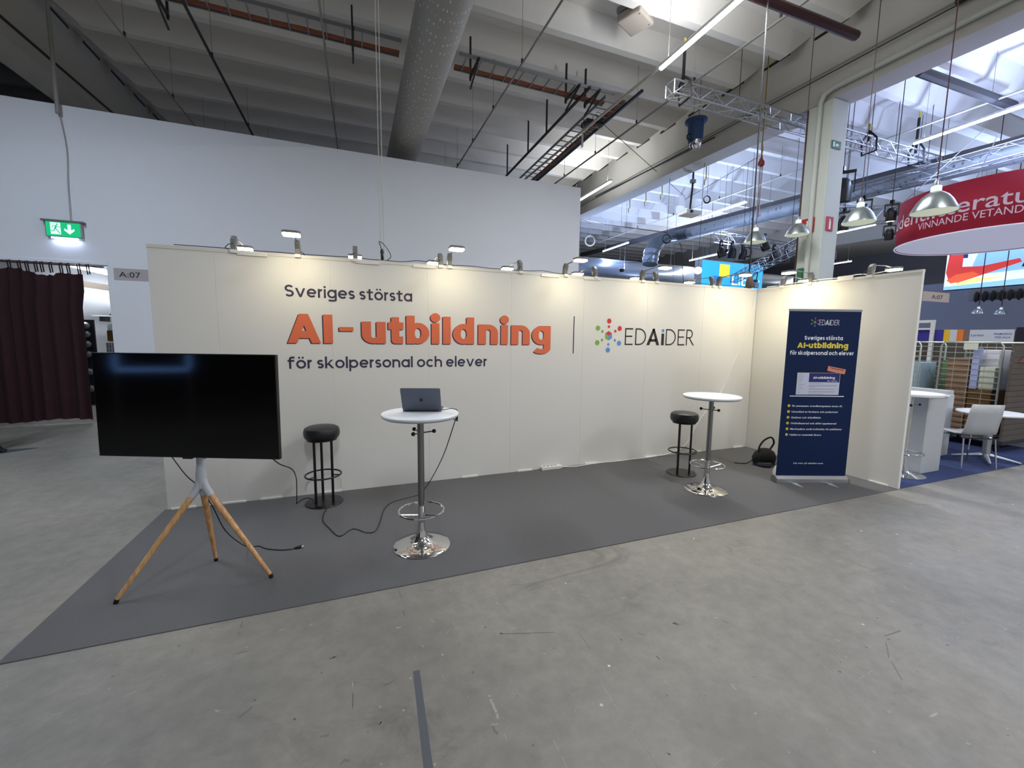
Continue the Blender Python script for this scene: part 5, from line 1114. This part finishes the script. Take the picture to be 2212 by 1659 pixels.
# =================================================================== RIGHT BACKGROUND
tag(MB().box((22, -8, 0), (22.15, 7, 3.9)).build('partition_wall', 'farwall'), 'tall grey partition wall behind the stands on the right', 'partition')
tag(rebase(MB().box((L+.045, -2.0, .0005), (12.0, -.1, .005)).build('blue_carpet', 'bluecarpet'), (9.8, -1, 0)), 'blue carpet of the neighbouring stand behind the side wall', 'carpet')
t = thing('reception_desk', 'white block desk standing on the blue carpet', 'desk', (9.0, -1.2, .005))
MB().box((8.55, -1.76, .005), (8.98, -.5, 1.0)).build('body', 'deskgrey', t, bevel=.004); MB().box((8.53, -1.775, 1.0), (9.0, -.48, 1.02)).build('top', 'white', t, bevel=.003)
t = thing('tall_counter', 'white counter with a raised back panel behind the block desk', 'counter', (10.0, -1.0, .005))
MB().box((9.55, -1.35, .005), (10.15, -.1, .93)).build('body', 'deskgrey', t, bevel=.004); MB().box((10.05, -1.32, .55), (10.2, -.1, .99)).build('back_panel', 'deskgrey', t, bevel=.01)
def hitable(label, x, y, h, rt):
    t = thing('bar_table', label, 'table', (x, y, .005), 0, 'chrome pole tables of the next stand'); c = (x, y, .005)
    MB().lathe(c, [(.0001, h-.03), (rt-.005, h-.03), (rt, h-.015), (rt-.003, h), (.0001, h)], 48).build('tabletop', 'white', t, True)
    MB().lathe(c, [(.026, .12), (.026, h-.03)], 18).build('pole', 'chrome', t, True); MB().lathe(c, [(.22, 0), (.22, .01), (.12, .025), (.06, .06), (.035, .14), (.028, .22)], 36).build('base', 'chrome', t, True)
    MB().ring((x, y, .3), .175, .009, 32, 8).build('foot_ring', 'chrome', t, True)
    for k in range(3): a = .6+k*2.094; MB().tube([(x, y, .27), (x+.17*math.cos(a), y+.17*math.sin(a), .3)], .007, 6).build('ring_spoke', 'chrome', t, True)
    for a in (-.4, 1.7, 3.6):
        e = (x+.11*math.cos(a), y+.11*math.sin(a), h-.15); k_ = MB().tube([(x, y, h-.155), e], .006, 6).build('coat_peg', 'steel', t, True); MB().sphere(e, .016, 8).build('peg_knob', 'black', k_, True)
hitable('white bar table on the blue carpet behind the side wall', 8.30, -1.70, 1.07, .30)
t = thing('round_table', 'low white round table with grey column leg on blue carpet', 'table', (10.3, -1.70, .005)); c = (10.3, -1.70, .005)
MB().lathe(c, [(.0001, .69), (.355, .69), (.36, .705), (.355, .715), (.0001, .715)], 48).build('tabletop', 'white', t, True); MB().lathe(c, [(.045, .08), (.045, .69)], 18).build('column_leg', 'alu', t, True)
for k in range(4): a = .5+k*math.pi/2; MB().tube([(c[0], c[1], .09), (c[0]+.2*math.cos(a), c[1]+.2*math.sin(a), .05), (c[0]+.34*math.cos(a), c[1]+.34*math.sin(a), .02)], [.03, .022, .015], 8).build('foot', 'alu', t, True)
def shell_chair(label, x, y, rz):
    t = thing('shell_chair', label, 'chair', (x, y, .005), rz); W_ = WM[t.name]; P = lambda *q: W_ @ V(q)
    prof = [(-.22, .45), (-.12, .44), (.05, .435), (.15, .45), (.19, .50), (.21, .60), (.235, .75), (.26, .88)]
    m = MB(); wd_ = [.19, .21, .215, .21, .205, .20, .20, .19]
    for (a, z), w_ in zip(prof, wd_):
        for k in range(5): s_ = -1+k/2; m.v.append(tuple(P(w_*s_, a-(.0 if z < .5 else .02*s_*s_), z+(.012*s_*s_ if z < .5 else 0))))
    for j in range(len(prof)-1):
        for k in range(4): i = j*5+k; m.f.append((i, i+1, i+6, i+5))
    o = m.build('shell', 'deskgrey', t, True); sd = o.modifiers.new('s', 'SOLIDIFY'); sd.thickness = .012
    for sx in (-1, 1):
        for sy in (-1, 1): MB().tube([P(sx*.12, sy*.1, .43), P(sx*.19, sy*.17, .40), P(sx*.21, sy*.21, .0)], .009, 8).build('leg', 'chrome', t, True)
    MB().tube([P(-.19, -.17, .405), P(.19, -.17, .405)], .009, 8).tube([P(-.19, .17, .405), P(.19, .17, .405)], .009, 8).build('under_frame', 'blackmetal', t, True)
shell_chair('white shell chair with chrome legs at the low round table', 9.74, -1.70, math.radians(152))
# roll cages
def cage(label, x0, y0, x1, y1, h=1.72, side_x=True):
    t = thing('roll_cage', label, 'roll cage', ((x0+x1)/2, (y0+y1)/2, 0), 0, 'zinc wire roll cages')
    MB().box((min(x0, x1), min(y0, y1), .17), (max(x0, x1), max(y0, y1), .20)).build('platform', 'greywood', t)
    for (x, y) in ((x0, y0), (x1, y0), (x0, y1), (x1, y1)):
        w_ = MB().lathe((x+.08*(1 if x == min(x0, x1) else -1), y+.08*(1 if y == min(y0, y1) else -1), .05), [(.048, -.015), (.048, .015)], 14, Matrix.Rotation(math.pi/2, 3, 'X')).build('wheel', 'black', t, True)
    def pan(a, b, n_=16):
        a, b = V(a), V(b)
        MB().tube([(a.x, a.y, .17), (a.x, a.y, h-.06), tuple(a+(b-a)*.05)[:2]+(h,), tuple(b+(a-b)*.05)[:2]+(h,), (b.x, b.y, h-.06), (b.x, b.y, .17)], .016, 8).build('frame', 'wire', t, True)
        for i in range(n_): z = .24+i*(h-.32)/(n_-1); MB().tube([(a.x, a.y, z), (b.x, b.y, z)], .0065, 5).build('wire', 'wire', t, True)
        for k in (1, 2, 3): q = a+(b-a)*k/4; MB().tube([(q.x, q.y, .2), (q.x, q.y, h)], .004, 5).build('upright_wire', 'wire', t, True)
    pan((x0, y0, 0), (x0, y1, 0)); pan((x1, y0, 0), (x1, y1, 0))
    return t
cage('zinc wire roll cage beside the low round table', 11.25, -1.40, 12.05, -.66)
cage('zinc wire roll cage partly hidden by the side wall', 11.25, -.38, 12.05, .35)
def boxy(label, a, b, m, nm, cat, bev=.01):
    return tag(rebase(MB().box(a, b).build(nm, m, bevel=bev), ((a[0]+b[0])/2, (a[1]+b[1])/2, a[2])), label, cat)
boxy('brown carton stack load in the nearer roll cage', (11.36, -1.0, .20), (11.9, -.72, 1.45), 'cardboard', 'carton_stack', 'box')
boxy('low dark brown carton in the nearer roll cage', (11.34, -1.30, .20), (11.9, -1.02, .95), 'brown', 'carton', 'box')
boxy('pale folded cloth standing on the low carton', (11.34, -1.31, .95), (11.6, -1.13, 1.32), 'palecloth', 'folded_cloth', 'cloth')
boxy('grey shrink wrapped load in the nearer roll cage', (11.5, -1.28, .95), (11.95, -1.0, 1.6), 'palebag', 'wrapped_load', 'load')
boxy('lavender roll standing in the nearer roll cage', (11.32, -1.12, .95), (11.42, -1.03, 1.62), 'lbox', 'fabric_roll', 'roll')
boxy('tan sheet hung on the top of the nearer cage', (11.225, -1.12, 1.6), (11.232, -.95, 1.71), 'palecloth', 'paper_sheet', 'paper', 0)
boxy('green crate between the two roll cages', (11.9, -.62, 0), (12.3, -.42, 1.4), 'greencrate', 'crate_stack', 'crate')
boxy('pale blue crate in the hidden roll cage', (11.4, -.34, .2), (11.9, .2, 1.35), mat('pale_blue_crate', '9db3bd', .5), 'crate', 'crate')
t = thing('wooden_roll_container', 'tall brown slatted container at the right picture edge', 'container', (11.9, -1.6, .14))
for i in range(17): MB().box((11.0, -1.60, .20+i*.087), (13.4, -1.57, .20+i*.087+.082)).build('slat', 'greywood', t)
MB().box((11.0, -1.61, .14), (13.4, -1.45, .2)).build('base_frame', 'stain', t); MB().prism([(0, 0), (1.4, .0), (1.4, .28), (.45, .28)], (11.15, -1.612, 1.42), u, v, (0, .006, 0)).build('torn_wrap', mat('rust_cardboard', '7a4a38', .8), t)
for x in (11.15, 13.2): MB().lathe((x, -1.5, .06), [(.055, -.02), (.055, .02)], 14, Matrix.Rotation(math.pi/2, 3, 'X')).build('wheel', 'black', t, True)
# posters and frame
def poster(label, y0, y1, m, z0=1.74, z1=1.99, x=13.5):
    return tag(rebase(MB().box((x, min(y0, y1), z0), (x+.02, max(y0, y1), z1)).build('poster', m), (x, (y0+y1)/2, z0)), label, 'poster')
tag(MB().box((13.521, -1.35, 0), (13.6, 1.4, 1.97)).build('poster_partition', 'greywood'), 'dark partition carrying the row of posters behind the cages', 'partition')
poster('purple poster beside the white window frame', .74, .30, 'purple'); poster('yellow poster in the row above the cages', .298, .20, 'pyel'); poster('white poster with a grey bird shape', .198, .09, 'pwhite')
poster('orange poster in the row above the cages', .088, -.01, 'por'); poster('brown photo poster beside the orange one', -.012, -.10, 'pskin')
t = thing('stand_fascia', 'pale stand fascia with blue lettering above the cages', 'sign', (13.5, -.4, 1.1)); MB().box((13.5, -.72, 1.74), (13.52, -.102, 1.98)).build('board', 'pwhite', t)
m = MB(); font_text(m, 'Lyreco', (13.495, 0, 0), (0, -1, 0), (0, 0, 1), .045, .18, .01, .13, 1.855); font_text(m, 'FRAMGÅNG', (13.495, 0, 0), (0, -1, 0), (0, 0, 1), .035, .24, .01, .45, 1.88); font_text(m, 'FÖR ALLA', (13.495, 0, 0), (0, -1, 0), (0, 0, 1), .035, .21, .01, .47, 1.815); m.build('fascia_lettering', 'pblue', t)
poster('dark poster at the right end of the row above the cages', -.74, -1.3, 'pdark', 1.74, 2.02)
t = thing('window_frame', 'white aluminium window frame with blue scene behind it', 'frame', (13.45, .6, 1.0))
MB().box((13.42, .43, 0), (13.46, .50, 2.2)).box((13.42, .50, 2.14), (13.46, 1.3, 2.2)).box((13.42, .50, 1.99), (13.46, 1.3, 2.03)).box((13.42, .74, 0), (13.46, .78, 2.2)).build('bars', 'whiteplastic', t, bevel=.005)
